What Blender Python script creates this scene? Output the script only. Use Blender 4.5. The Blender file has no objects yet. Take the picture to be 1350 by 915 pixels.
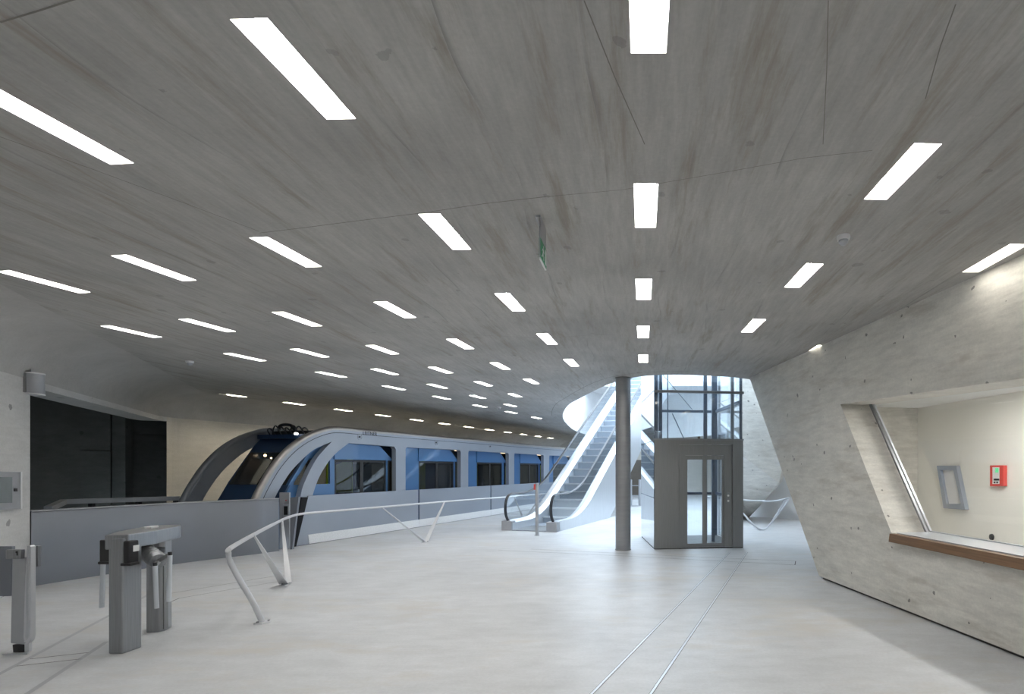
import bpy, bmesh, math, random
from mathutils import Vector, Matrix
from mathutils.geometry import tessellate_polygon, delaunay_2d_cdt

random.seed(7)
scene = bpy.context.scene
COL = scene.collection

# ---------------------------------------------------------------- camera, sky, exposure
FPX, CX, HY, EYE = 720.0, 847.0, 618.0, 1.65
cam_data = bpy.data.cameras.new('camera')
cam_data.sensor_fit = 'HORIZONTAL'
cam_data.sensor_width = 36.0
cam_data.lens = FPX / 1350.0 * 36.0
cam_data.shift_x = -(CX - 675.0) / 1350.0
cam_data.shift_y = (HY - 457.5) / 1350.0
cam_data.clip_start = 0.05
cam_data.clip_end = 300
cam = bpy.data.objects.new('camera', cam_data)
COL.objects.link(cam)
cam.location = (0, 0, EYE)
cam.rotation_euler = (math.radians(90), 0, 0)
scene.camera = cam

world = bpy.data.worlds.new('overcast_sky')
scene.world = world
world.use_nodes = True
bg = world.node_tree.nodes['Background']
bg.inputs['Color'].default_value = (0.72, 0.86, 1.0, 1)
bg.inputs['Strength'].default_value = 6.5

scene.view_settings.view_transform = 'Standard'
scene.view_settings.look = 'None'
scene.view_settings.gamma = 1.0
scene.view_settings.use_curve_mapping = False
scene.view_settings.exposure = 0.22
LAMP = 41.0          # radiance of the strip lights

# ---------------------------------------------------------------- pixel <-> place helpers (1350 x 915 frame)
def P(px, py, Y):
    return Vector(((px - CX) / FPX * Y, Y, EYE - (py - HY) / FPX * Y))
def G(px, py, z=0.0):
    return P(px, py, FPX * (EYE - z) / (py - HY))
def onplane(px, py, o, n):
    d = Vector(((px - CX) / FPX, 1.0, -(py - HY) / FPX))
    c = Vector((0, 0, EYE))
    return c + d * ((o - c).dot(n) / d.dot(n))

# ---------------------------------------------------------------- materials
def new_mat(name):
    m = bpy.data.materials.new(name); m.use_nodes = True
    nt = m.node_tree
    return m, nt, nt.nodes['Principled BSDF']
def plain(name, col, rough=0.5, metal=0.0, spec=0.5, var=0.06, scale=6.0, stretch=(1, 1, 1), coat=0.0):
    m, nt, b = new_mat(name)
    N, L = nt.nodes, nt.links
    tc = N.new('ShaderNodeTexCoord'); mp = N.new('ShaderNodeMapping'); mp.inputs['Scale'].default_value = stretch
    no = N.new('ShaderNodeTexNoise'); no.inputs['Scale'].default_value = scale; no.inputs['Detail'].default_value = 4
    L.new(tc.outputs['Object'], mp.inputs['Vector']); L.new(mp.outputs['Vector'], no.inputs['Vector'])
    rp = N.new('ShaderNodeValToRGB')
    a = [max(0, c * (1 - var)) for c in col]; z = [min(1, c * (1 + var)) for c in col]
    rp.color_ramp.elements[0].position = 0.3; rp.color_ramp.elements[1].position = 0.7
    rp.color_ramp.elements[0].color = (*a, 1); rp.color_ramp.elements[1].color = (*z, 1)
    L.new(no.outputs['Fac'], rp.inputs['Fac']); L.new(rp.outputs['Color'], b.inputs['Base Color'])
    b.inputs['Roughness'].default_value = rough; b.inputs['Metallic'].default_value = metal
    b.inputs['Specular IOR Level'].default_value = spec
    b.inputs['Coat Weight'].default_value = coat
    return m
def concrete(name, col, stretch, blotch=0.16, pits=0.0, pitscale=5.0, rough=0.75, stain=None, bump=0.15, fine=0.10, board=None):
    """board-marked concrete: large blotches, stretched grain, stains and bug holes"""
    m, nt, b = new_mat(name)
    N, L = nt.nodes, nt.links
    tc = N.new('ShaderNodeTexCoord')
    def noise(scale, st=(1, 1, 1), detail=5, rough_=0.6, off=(0, 0, 0)):
        mp = N.new('ShaderNodeMapping'); mp.inputs['Scale'].default_value = st; mp.inputs['Location'].default_value = off
        L.new(tc.outputs['Object'], mp.inputs['Vector'])
        n = N.new('ShaderNodeTexNoise'); n.inputs['Scale'].default_value = scale
        n.inputs['Detail'].default_value = detail; n.inputs['Roughness'].default_value = rough_
        L.new(mp.outputs['Vector'], n.inputs['Vector']); return n
    def ramp(src, p0, c0, p1, c1):
        r = N.new('ShaderNodeValToRGB'); e = r.color_ramp.elements
        e[0].position, e[1].position = p0, p1
        e[0].color = (c0, c0, c0, 1); e[1].color = (c1, c1, c1, 1)
        L.new(src, r.inputs['Fac']); return r
    def mix(bt, a, c, fac=1.0):
        x = N.new('ShaderNodeMix'); x.data_type = 'RGBA'; x.blend_type = bt
        if isinstance(fac, float): x.inputs['Factor'].default_value = fac
        else: L.new(fac, x.inputs['Factor'])
        for i, s in ((6, a), (7, c)):
            if isinstance(s, tuple): x.inputs[i].default_value = (*s, 1)
            else: L.new(s, x.inputs[i])
        return x.outputs[2]
    n1 = noise(0.55, (1, 1, 1), 6, 0.6); r1 = ramp(n1.outputs['Fac'], 0.3, 1 - blotch, 0.7, 1 + blotch * 0.6)
    n2 = noise(3.0, stretch, 7, 0.65, (3, 5, 1)); r2 = ramp(n2.outputs['Fac'], 0.3, 1 - fine, 0.7, 1 + fine)
    n3 = noise(38.0, (1, 1, 1), 3, 0.6); r3 = ramp(n3.outputs['Fac'], 0.3, 0.95, 0.7, 1.05)
    c = mix('MULTIPLY', tuple(col), r1.outputs['Color'])
    c = mix('MULTIPLY', c, r2.outputs['Color'])
    c = mix('MULTIPLY', c, r3.outputs['Color'])
    if stain:
        n4 = noise(0.9, stretch, 8, 0.7, (9, 2, 4)); r4 = ramp(n4.outputs['Fac'], 0.53, 0.0, 0.68, 0.75)
        c = mix('MIX', c, tuple(stain), r4.outputs['Color'])
    bh = n2.outputs['Fac']
    if board:   # faint lines between formwork boards (world axis, spacing)
        ax, sp = board
        sx = N.new('ShaderNodeSeparateXYZ'); L.new(tc.outputs['Object'], sx.inputs[0])
        mm = N.new('ShaderNodeMath'); mm.operation = 'DIVIDE'; L.new(sx.outputs[ax], mm.inputs[0]); mm.inputs[1].default_value = sp
        wn = noise(0.35, (1, 1, 1), 2, 0.5, (1, 7, 3))
        ad = N.new('ShaderNodeMath'); ad.operation = 'ADD'; L.new(mm.outputs[0], ad.inputs[0]); L.new(wn.outputs['Fac'], ad.inputs[1])
        fr = N.new('ShaderNodeMath'); fr.operation = 'FRACT'; L.new(ad.outputs[0], fr.inputs[0])
        rb = ramp(fr.outputs[0], 0.0, 1.0, 0.045, 0.0)
        msk = noise(1.3, stretch, 4, 0.6, (2, 8, 5)); rm = ramp(msk.outputs['Fac'], 0.46, 0.0, 0.60, 0.75)
        f = N.new('ShaderNodeMath'); f.operation = 'MULTIPLY'; L.new(rb.outputs['Color'], f.inputs[0]); L.new(rm.outputs['Color'], f.inputs[1])
        c = mix('MIX', c, tuple(x * 0.55 for x in col), f.outputs[0])
    if pits > 0:
        mp = N.new('ShaderNodeMapping'); mp.inputs['Scale'].default_value = (1, 1, 1); L.new(tc.outputs['Object'], mp.inputs['Vector'])
        dn = noise(6.0); dm = N.new('ShaderNodeMix'); dm.data_type = 'RGBA'; dm.inputs['Factor'].default_value = 0.12
        L.new(mp.outputs['Vector'], dm.inputs[6]); L.new(dn.outputs['Color'], dm.inputs[7])
        v = N.new('ShaderNodeTexVoronoi'); v.inputs['Scale'].default_value = pitscale; L.new(dm.outputs[2], v.inputs['Vector'])
        wn2 = N.new('ShaderNodeSeparateColor'); L.new(v.outputs['Color'], wn2.inputs[0])
        sz = N.new('ShaderNodeMath'); sz.operation = 'MULTIPLY'; L.new(wn2.outputs[0], sz.inputs[0]); sz.inputs[1].default_value = 0.17
        ls = N.new('ShaderNodeMath'); ls.operation = 'LESS_THAN'; L.new(v.outputs['Distance'], ls.inputs[0]); L.new(sz.outputs[0], ls.inputs[1])
        gt = N.new('ShaderNodeMath'); gt.operation = 'GREATER_THAN'; L.new(wn2.outputs[1], gt.inputs[0]); gt.inputs[1].default_value = 0.38
        fm = N.new('ShaderNodeMath'); fm.operation = 'MULTIPLY'; L.new(ls.outputs[0], fm.inputs[0]); L.new(gt.outputs[0], fm.inputs[1])
        fm2 = N.new('ShaderNodeMath'); fm2.operation = 'MULTIPLY'; L.new(fm.outputs[0], fm2.inputs[0]); fm2.inputs[1].default_value = pits
        c = mix('MIX', c, tuple(x * 0.28 for x in col), fm2.outputs[0])
    L.new(c, b.inputs['Base Color'])
    b.inputs['Roughness'].default_value = rough
    bp = N.new('ShaderNodeBump'); bp.inputs['Strength'].default_value = bump; bp.inputs['Distance'].default_value = 0.01
    L.new(bh, bp.inputs['Height']); L.new(bp.outputs['Normal'], b.inputs['Normal'])
    return m
def glass(name, tint=(0.9, 0.95, 0.97), refl=1.0, rough=0.0):
    m = bpy.data.materials.new(name); m.use_nodes = True
    nt = m.node_tree; N, L = nt.nodes, nt.links
    N.remove(N['Principled BSDF'])
    # Schlick reflectance of a thin pane, the same from both sides
    ge = N.new('ShaderNodeNewGeometry'); dt = N.new('ShaderNodeVectorMath'); dt.operation = 'DOT_PRODUCT'
    L.new(ge.outputs['Normal'], dt.inputs[0]); L.new(ge.outputs['Incoming'], dt.inputs[1])
    def mth(op, a, b=0.0):
        q = N.new('ShaderNodeMath'); q.operation = op
        for i, v in enumerate((a, b)):
            if isinstance(v, float): q.inputs[i].default_value = v
            else: L.new(v, q.inputs[i])
        return q.outputs[0]
    sch = mth('POWER', mth('SUBTRACT', 1.0, mth('ABSOLUTE', dt.outputs['Value'])), 5.0)
    mu = N.new('ShaderNodeMath'); mu.operation = 'MULTIPLY'; mu.inputs[1].default_value = refl; mu.use_clamp = True
    L.new(mth('ADD', mth('MULTIPLY', sch, 0.95), 0.045), mu.inputs[0])
    tr = N.new('ShaderNodeBsdfTransparent'); tr.inputs['Color'].default_value = (*tint, 1)
    gl = N.new('ShaderNodeBsdfGlossy'); gl.inputs['Roughness'].default_value = rough
    mx = N.new('ShaderNodeMixShader')
    L.new(mu.outputs[0], mx.inputs[0]); L.new(tr.outputs[0], mx.inputs[1]); L.new(gl.outputs[0], mx.inputs[2])
    L.new(mx.outputs[0], N['Material Output'].inputs['Surface'])
    return m
def emit(name, col, strength):
    m = bpy.data.materials.new(name); m.use_nodes = True
    nt = m.node_tree; N, L = nt.nodes, nt.links
    N.remove(N['Principled BSDF'])
    e = N.new('ShaderNodeEmission'); e.inputs['Color'].default_value = (*col, 1); e.inputs['Strength'].default_value = strength
    L.new(e.outputs[0], N['Material Output'].inputs['Surface'])
    return m

M = {}
M['floor'] = concrete('floor_screed', (0.535, 0.545, 0.56), (0.8, 2.0, 1), blotch=0.18, rough=0.40, stain=(0.50, 0.475, 0.44), bump=0.03, fine=0.09)
M['ceiling'] = concrete('ceiling_concrete', (0.415, 0.405, 0.387), (7, 0.7, 1), blotch=0.20, pits=0.30, pitscale=4.5, rough=0.7, stain=(0.27, 0.235, 0.19), bump=0.12, fine=0.13, board=(0, 0.55))
M['cove'] = concrete('cove_concrete', (0.46, 0.45, 0.435), (1, 1, 2), blotch=0.16, rough=0.7, bump=0.1, fine=0.06)
M['recess_dark'] = concrete('dark_recess_concrete', (0.085, 0.085, 0.08), (1, 1, 3), blotch=0.2, rough=0.8)  # darkest concrete tone, for the side walls and roof of the recess
M['wall'] = concrete('wall_concrete', (0.70, 0.68, 0.63), (1, 1, 5), blotch=0.16, pits=0.85, pitscale=6.5, rough=0.7, stain=(0.50, 0.465, 0.41), bump=0.2, fine=0.14)
M['wall_left'] = concrete('left_wall_concrete', (0.62, 0.61, 0.595), (1, 1, 5), blotch=0.10, pits=0.7, pitscale=4.0, rough=0.7, bump=0.15, fine=0.07)
M['wall_warm'] = concrete('back_wall_concrete', (0.62, 0.59, 0.535), (1, 1, 4), blotch=0.08, pits=0.5, pitscale=3.0, rough=0.7, bump=0.1, fine=0.06)
M['dark_concrete'] = concrete('dark_pit_concrete', (0.21, 0.215, 0.205), (1, 1, 3), blotch=0.25, pits=0.4, pitscale=3.0, rough=0.8, bump=0.2, fine=0.12)
M['white_wall'] = plain('white_plaster', (0.86, 0.87, 0.88), 0.6, var=0.03, scale=2)
M['cream'] = plain('cream_paint', (0.86, 0.85, 0.80), 0.6, var=0.02, scale=1.5)
M['ceiling_joint'] = plain('ceiling_joint', (0.20, 0.19, 0.17), 0.8)
M['joint'] = plain('shadow_joint', (0.06, 0.056, 0.05), 0.8)
M['steel'] = plain('brushed_steel', (0.30, 0.31, 0.325), 0.38, 0.85, var=0.10, scale=3, stretch=(30, 30, 1))
M['steel_dark'] = plain('lift_steel', (0.27, 0.273, 0.275), 0.42, 0.7, var=0.06, scale=3, stretch=(25, 25, 1))
M['grey_paint'] = plain('grey_metallic_paint', (0.40, 0.41, 0.435), 0.45, 0.25, var=0.04)
M['barrier'] = plain('barrier_grey_paint', (0.20, 0.215, 0.25), 0.38, 0.3, var=0.04, scale=1.2)
M['silver'] = plain('silver_vehicle_paint', (0.335, 0.37, 0.43), 0.35, 0.25, var=0.03, scale=1)
M['silver_edge'] = plain('roof_edge_metal', (0.42, 0.40, 0.38), 0.3, 0.7, var=0.05)
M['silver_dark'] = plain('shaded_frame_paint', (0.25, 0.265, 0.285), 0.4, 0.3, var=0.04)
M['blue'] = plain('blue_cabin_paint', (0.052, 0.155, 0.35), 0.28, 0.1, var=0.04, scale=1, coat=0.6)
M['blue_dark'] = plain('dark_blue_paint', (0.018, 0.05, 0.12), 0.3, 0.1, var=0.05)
M['black'] = plain('black_plastic', (0.012, 0.012, 0.014), 0.45)
M['rubber'] = plain('black_rubber', (0.02, 0.024, 0.032), 0.32)
M['white_plate'] = plain('white_perforated_plate', (0.85, 0.86, 0.87), 0.5, 0.0, var=0.10, scale=60)
M['lamp_housing'] = plain('lamp_housing_white', (0.75, 0.75, 0.74), 0.4, 0.1, var=0.02)
M['tube'] = plain('satin_rail_paint', (0.62, 0.63, 0.655), 0.35, 0.3, var=0.03)
M['alu'] = plain('bright_aluminium', (0.62, 0.65, 0.69), 0.34, 0.6, var=0.04, scale=2, stretch=(1, 20, 1))
M['step'] = plain('escalator_step_metal', (0.30, 0.345, 0.40), 0.48, 0.5, var=0.08, scale=2, stretch=(40, 1, 1))
M['column'] = plain('column_steel', (0.33, 0.335, 0.345), 0.40, 0.6, var=0.06, scale=2, stretch=(1, 1, 8))
M['frame_blue'] = plain('shaft_frame_steel', (0.12, 0.155, 0.21), 0.4, 0.5, var=0.05)
M['wood'] = plain('oak_sill', (0.20, 0.115, 0.06), 0.5, var=0.22, scale=2.5, stretch=(2, 0.8, 30))
M['red'] = plain('red_casing', (0.66, 0.075, 0.065), 0.4)
M['green'] = plain('exit_sign_green', (0.0, 0.25, 0.10), 0.4)
M['lime'] = plain('lime_yellow_trim', (0.55, 0.68, 0.02), 0.4)
M['white'] = plain('white_plastic', (0.78, 0.78, 0.78), 0.4, var=0.02)
M['screen'] = plain('grey_screen', (0.25, 0.28, 0.29), 0.2)
M['brown_door'] = plain('brown_door', (0.13, 0.11, 0.09), 0.5)
M['glass'] = glass('clear_glass', (0.955, 0.975, 0.985), 1.2)
M['glass_shaft'] = glass('shaft_glass', (0.95, 0.975, 0.99), 2.0)
M['glass_booth'] = glass('booth_glass', (0.98, 0.985, 0.98), 0.9)
M['glass_tint'] = glass('tinted_glass', (0.46, 0.48, 0.50), 1.5)
M['lamp'] = emit('strip_lamp', (1.0, 0.975, 0.93), LAMP)
M['lamp_warm'] = emit('warm_strip_lamp', (1.0, 0.91, 0.74), 135.0)
M['lamp_dim'] = emit('dim_strip_lamp', (1.0, 0.95, 0.85), 13.0)
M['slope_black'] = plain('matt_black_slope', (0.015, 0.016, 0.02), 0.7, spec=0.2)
M['cab_lamp'] = emit('cabin_lamp', (1.0, 0.62, 0.30), 40.0)
M['cab_strip'] = emit('cabin_ceiling_lamp', (1.0, 0.75, 0.5), 1.6)
M['led'] = emit('green_display', (0.25, 1.0, 0.45), 0.7)

# ---------------------------------------------------------------- mesh builder
WM = {}
def inv_of(o):
    return WM[o.name].inverted() if (o is not None and o.name in WM) else Matrix.Identity(4)
class MB:
    def __init__(s): s.v, s.f = [], []
    def add(s, vs, fs):
        o = len(s.v); s.v += [Vector(v) for v in vs]; s.f += [[i + o for i in f] for f in fs]; return s
    def box(s, x0, x1, y0, y1, z0, z1):
        return s.add([(x0, y0, z0), (x1, y0, z0), (x1, y1, z0), (x0, y1, z0), (x0, y0, z1), (x1, y0, z1), (x1, y1, z1), (x0, y1, z1)],
                     [(0, 3, 2, 1), (4, 5, 6, 7), (0, 1, 5, 4), (1, 2, 6, 5), (2, 3, 7, 6), (3, 0, 4, 7)])
    def bar(s, a, b, w, h, up=(0, 0, 1)):
        a, b = Vector(a), Vector(b); d = (b - a).normalized(); u = Vector(up)
        x = d.cross(u)
        if x.length < 1e-4: x = d.cross(Vector((1, 0, 0)))
        x.normalize(); u = x.cross(d)
        q = [(-1, -1), (1, -1), (1, 1), (-1, 1)]
        vs = [p + x * (i * w / 2) + u * (j * h / 2) for p in (a, b) for i, j in q]
        return s.add(vs, [(3, 2, 1, 0), (4, 5, 6, 7), (0, 1, 5, 4), (1, 2, 6, 5), (2, 3, 7, 6), (3, 0, 4, 7)])
    def prism(s, pts, ext):
        pts = [Vector(p) for p in pts]; ext = Vector(ext); n = len(pts)
        tris = tessellate_polygon([pts])
        vs = pts + [p + ext for p in pts]
        fs = [list(t) for t in tris] + [[i + n for i in reversed(t)] for t in tris]
        fs += [(i, (i + 1) % n, (i + 1) % n + n, i + n) for i in range(n)]
        return s.add(vs, fs)
    def tube(s, path, r, n=10, closed=False, rs=None):
        path = [Vector(p) for p in path]; m = len(path); rings = []
        prev = None
        for i, p in enumerate(path):
            if closed: t = path[(i + 1) % m] - path[i - 1]
            else: t = path[min(i + 1, m - 1)] - path[max(i - 1, 0)]
            t.normalize()
            if prev is None:
                a = t.cross(Vector((0, 0, 1)))
                if a.length < 1e-3: a = t.cross(Vector((1, 0, 0)))
            else: a = prev - t * prev.dot(t)
            a.normalize(); prev = a; b = t.cross(a)
            rr = rs[i] if rs else r
            rings.append([p + a * (rr * math.cos(k * 2 * math.pi / n)) + b * (rr * math.sin(k * 2 * math.pi / n)) for k in range(n)])
        vs = [v for ring in rings for v in ring]; fs = []
        for i in range(m if closed else m - 1):
            j = (i + 1) % m
            fs += [(i * n + k, i * n + (k + 1) % n, j * n + (k + 1) % n, j * n + k) for k in range(n)]
        if not closed: fs += [list(reversed(range(n))), [(m - 1) * n + k for k in range(n)]]
        return s.add(vs, fs)
    def lathe(s, prof, c=(0, 0, 0), n=24, axis='z'):
        c = Vector(c); vs, fs = [], []
        for r, h in prof:
            for k in range(n):
                a = k * 2 * math.pi / n
                q = (r * math.cos(a), r * math.sin(a), h) if axis == 'z' else ((h, r * math.cos(a), r * math.sin(a)) if axis == 'x' else (r * math.cos(a), h, r * math.sin(a)))
                vs.append(c + Vector(q))
        m = len(prof)
        for i in range(m - 1):
            fs += [(i * n + k, i * n + (k + 1) % n, (i + 1) * n + (k + 1) % n, (i + 1) * n + k) for k in range(n)]
        fs += [list(range(n)), [(m - 1) * n + k for k in range(n)]]
        return s.add(vs, fs)
    def grid(s, rows, closed=False):
        n = len(rows[0]); vs = [v for r in rows for v in r]; fs = []
        for i in range(len(rows) - 1):
            for k in range(n if closed else n - 1):
                fs.append((i * n + k, i * n + (k + 1) % n, (i + 1) * n + (k + 1) % n, (i + 1) * n + k))
        return s.add(vs, fs)
    def build(s, name, mat, parent=None, local=False, smooth=False, bevel=0.0, recalc=True, solid=0.0):
        me = bpy.data.meshes.new(name)
        im = Matrix.Identity(4) if local else inv_of(parent)
        me.from_pydata([tuple(im @ v) for v in s.v], [], [tuple(f) for f in s.f])
        bm = bmesh.new(); bm.from_mesh(me)
        bmesh.ops.remove_doubles(bm, verts=bm.verts, dist=1e-5)
        if recalc: bmesh.ops.recalc_face_normals(bm, faces=bm.faces)
        bm.to_mesh(me); bm.free()
        if smooth:
            for p in me.polygons: p.use_smooth = True
        me.materials.append(M[mat] if isinstance(mat, str) else mat)
        o = bpy.data.objects.new(name, me); COL.objects.link(o)
        if parent is not None:
            o.parent = parent
            if parent.name in WM: WM[o.name] = WM[parent.name].copy()
        if smooth:
            md = o.modifiers.new('edge_split', 'EDGE_SPLIT'); md.split_angle = math.radians(38)
        if bevel > 0:
            md = o.modifiers.new('bevel', 'BEVEL'); md.width = bevel; md.segments = 2; md.limit_method = 'ANGLE'; md.angle_limit = math.radians(40)
        if solid:
            md = o.modifiers.new('solidify', 'SOLIDIFY'); md.thickness = solid; md.offset = 0
        return o
def tag(o, label, cat=None, group=None):
    o['label'] = label
    if cat: o['category'] = cat
    if group: o['group'] = group
    return o
def struct(o, label, cat=None):
    o['kind'] = 'structure'; o['label'] = label
    if cat: o['category'] = cat
    return o
def thing(name, loc, label, cat, group=None, rz=0.0):
    e = bpy.data.objects.new(name, None); COL.objects.link(e)
    e.empty_display_size = 0.2
    e.location = loc; e.rotation_euler = (0, 0, rz)
    WM[e.name] = Matrix.Translation(Vector(loc)) @ Matrix.Rotation(rz, 4, 'Z')
    return tag(e, label, cat, group)
def catmull(pts, sub=6, closed=False):
    pts = [Vector(p) for p in pts]; n = len(pts); out = []
    for i in range(n if closed else n - 1):
        if closed: p0, p1, p2, p3 = pts[i - 1], pts[i], pts[(i + 1) % n], pts[(i + 2) % n]
        else: p0, p1, p2, p3 = pts[max(i - 1, 0)], pts[i], pts[i + 1], pts[min(i + 2, n - 1)]
        for k in range(sub):
            t = k / sub
            out.append(0.5 * ((2 * p1) + (p2 - p0) * t + (2 * p0 - 5 * p1 + 4 * p2 - p3) * t * t + (3 * p1 - p0 - 3 * p2 + p3) * t ** 3))
    if not closed: out.append(pts[-1])
    return out
def inside(pt, poly):
    x, y = pt; r = False; j = len(poly) - 1
    for i in range(len(poly)):
        xi, yi = poly[i][0], poly[i][1]; xj, yj = poly[j][0], poly[j][1]
        if (yi > y) != (yj > y) and x < (xj - xi) * (y - yi) / (yj - yi) + xi: r = not r
        j = i
    return r
def holed(outer, holes):
    """flat 2D polygon with holes -> verts, tris"""
    vs, es = [], []
    for loop in [outer] + holes:
        o = len(vs); n = len(loop); vs += [Vector((p[0], p[1])) for p in loop]
        es += [(o + i, o + (i + 1) % n) for i in range(n)]
    ov, oe, of, _, _, _ = delaunay_2d_cdt(vs, es, [], 0, 1e-5)
    tris = []
    for f in of:
        c = (sum(ov[i][0] for i in f) / len(f), sum(ov[i][1] for i in f) / len(f))
        if inside(c, outer) and not any(inside(c, h) for h in holes): tris.append(list(f))
    return ov, tris
def holed_solid(mb, outer, holes, fn, ext):
    """extrude the holed polygon: fn maps 2D to 3D, ext is the thickness vector"""
    ext = Vector(ext); ov, tris = holed(outer, holes)
    n = len(ov); vs = [fn(p[0], p[1]) for p in ov]; vs += [v + ext for v in vs]
    mb.add(vs, tris + [[i + n for i in reversed(t)] for t in tris])
    for loop in [outer] + holes:
        a = [fn(p[0], p[1]) for p in loop]; m = len(a)
        mb.add(a + [v + ext for v in a], [(i, (i + 1) % m, (i + 1) % m + m, i + m) for i in range(m)])
    return mb

# ---------------------------------------------------------------- plan of the hall
ZC = 3.5
HC = ZC - EYE
CR, CV = 0.85, 0.60                                   # radius of the cove between walls and ceiling
TD = Vector((0.2597, 0.9657, 0)); TN = Vector((0.9657, -0.2597, 0))     # along / across the track (TN to the platform)
TP0 = Vector((-10.5, 0, 0))
def C(px, py): return P(px, py, FPX * HC / (HY - py))
W1a, W1b, W1c = Vector((-3.0, -4.5, 0)), Vector((-8.59, 7.66, 0)), Vector((-11.6, 13.2, 0))
W1a = W1b + (W1b - W1c).normalized() * 13.4
WD = Vector((0.242, 0.9703, 0))
W2b = W1c + WD * 25.0
oval_ctrl = [(-2.77, 19), (-2.2, 16.05), (-1.63, 14.3), (-.995, 12.57), (-.56, 11.6), (-.18, 11.08), (.34, 10.78), (1.1, 10.82), (2.07, 11.2),
             (3.0, 12.2), (4.2, 14.5), (5.3, 18), (5.8, 23), (5.0, 28), (2.5, 32), (-.5, 33.5), (-2.57, 32.0), (-3.25, 27), (-3.1, 22.2)]
oval = [(p.x, p.y) for p in catmull([(x, y, 0) for x, y in oval_ctrl], 5, True)]

# lights: far-end centre pixels per column, nearest first
cols = {
 'middle row': [(855, 70), (851, 300), (848.5, 395), (848, 445.5), (848, 478)],
 'first row left of the middle': [(450, 157), (609, 329), (684, 410), (728.5, 454), (758, 483)],
 'second row left of the middle': [(161, 216), (414, 352), (541, 419), (619, 460), (668, 487), (707, 506)],
 'third row left of the middle': [(250, 370), (418, 430), (521, 467), (593, 492), (646, 509), (685, 523.5)],
 'fourth row left of the middle': [(112, 386), (305, 437.5), (430, 471), (522, 494), (587, 512), (638, 525.5), (679, 536)],
 'fifth row left of the middle': [(208, 445), (347, 476), (454, 497.5), (532, 514), (592, 526.5), (640, 537), (680, 545), (712, 552)],
 'row above the train': [(323, 523.5), (402, 534.5), (463, 543), (515, 550), (557, 556), (594, 561), (626, 565.5), (655, 569), (681, 573), (703, 576), (722, 578.5), (739, 581)],
 'first row right of the middle': [(1154, 263), (1044, 379), (984.5, 438)],
 'second row right of the middle': [(1279, 359), (1066, 467)],
}
LW, LL, LD = 0.158, 0.645, 0.13
fixtures = []
for cname, ends in cols.items():
    pts = [C(*e) for e in ends]
    if cname == 'row above the train': pts = [pts[0] + WD * (1.80 * k) for k in range(12)]
    for i, p in enumerate(pts):
        q0, q1 = pts[max(i - 1, 0)], pts[min(i + 1, len(pts) - 1)]
        d = (q1 - q0).normalized()
        if cname == 'middle row' : d = Vector((0, 1, 0))
        if cname == 'row above the train': d = WD
        if cname == 'second row right of the middle': d = Vector((-0.03, 1, 0)).normalized()
        fixtures.append((cname, i, p - d * (LL / 2), d))
# rows go on overhead and behind the viewer
for cname, x in (('middle row', 0.02), ('first row left of the middle', -1.66), ('second row left of the middle', -3.2), ('first row right of the middle', 1.66)):
    near = [f for f in fixtures if f[0] == cname][0]
    for k in (1, 2):
        y = near[2].y - 1.78 * k
        if y > -2.6: fixtures.append((cname, -k, Vector((x, y, ZC)), Vector((0, 1, 0))))

for x_, y_ in ((5.3, 15.3), (6.2, 14.5), (5.9, 13.0), (7.1, 12.8), (7.2, 14.1), (6.0, 15.6)):  # added unseen strip lights that brighten the white wall beside the lift
    fixtures.append(('behind', -9, Vector((x_, y_, ZC)), Vector((0, 1, 0))))

# ---------------------------------------------------------------- ceiling with cove, light slots and the oval well
def rect_at(c, d, w, l):
    s = Vector((d.y, -d.x, 0))
    return [(c + s * (i * w / 2) + d * (j * l / 2)).xy[:] for i, j in ((-1, -1), (1, -1), (1, 1), (-1, 1))]
wall_path = [W1a, W1b, W1b + (W1c - W1b) * 0.75]
a, b2, c2 = W1b + (W1c - W1b) * 0.92, W1c, W1c + WD * 0.5
for k in range(7):
    t = k / 6; wall_path.append(a * (1 - t) ** 2 + b2 * 2 * t * (1 - t) + c2 * t * t)
wall_path += [W2b]
def inward(path):
    out = []
    for i, p in enumerate(path):
        t = (path[min(i + 1, len(path) - 1)] - path[max(i - 1, 0)]).normalized()
        out.append(Vector((t.y, -t.x, 0)))
    return out
wn = inward(wall_path)
inset = [p + n * CR for p, n in zip(wall_path, wn)]
outer = [p.xy[:] for p in inset] + [(12.0, W2b.y), (12.0, W1a.y)]
holes = [rect_at(c, d, LW, LL) for _, _, c, d in fixtures] + [oval]
ov, tris = holed(outer, holes)
mb = MB().add([(p[0], p[1], ZC) for p in ov], [list(reversed(t)) for t in tris])
ceil = struct(mb.build('ceiling', 'ceiling', recalc=False), 'grey board-marked concrete ceiling with rows of recessed strip lights', 'ceiling')
rows = []
for k in range(9):
    ang = math.pi / 2 * k / 8
    rows.append([p + n * (CR * (1 - math.sin(ang))) + Vector((0, 0, ZC - CV + CV * math.cos(ang))) for p, n in zip(wall_path, wn)])
cove = MB().grid(rows).build('cove', 'cove', ceil, smooth=True); cove['label'] = 'rounded concrete cove between wall and ceiling'
def joint(pts, w=0.012, z=ZC - 0.0015, parent=None, name='joint', mat='joint', up=1):
    mb = MB(); pts = [Vector((p[0], p[1], z)) for p in pts]
    for a_, b_ in zip(pts[:-1], pts[1:]):
        d = (b_ - a_).normalized(); s = Vector((d.y, -d.x, 0)) * w / 2
        mb.add([a_ - s, a_ + s, b_ + s, b_ - s], [(0, 1, 2, 3)])
    return mb.build(name, mat, parent, recalc=False)
def cj(pix, w=0.012): joint([C(*p) for p in pix], w * .75, parent=ceil, mat='ceiling_joint')
cj([(0, 180), (120, 222), (250, 270), (342, 305)], 0.009)
cj([(342, 307), (400, 300), (470, 291), (560, 280), (640, 268), (720, 259)], 0.009)
cj([(720, 259), (820, 250), (960, 226), (1060, 208), (1150, 198)], 0.006)
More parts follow.
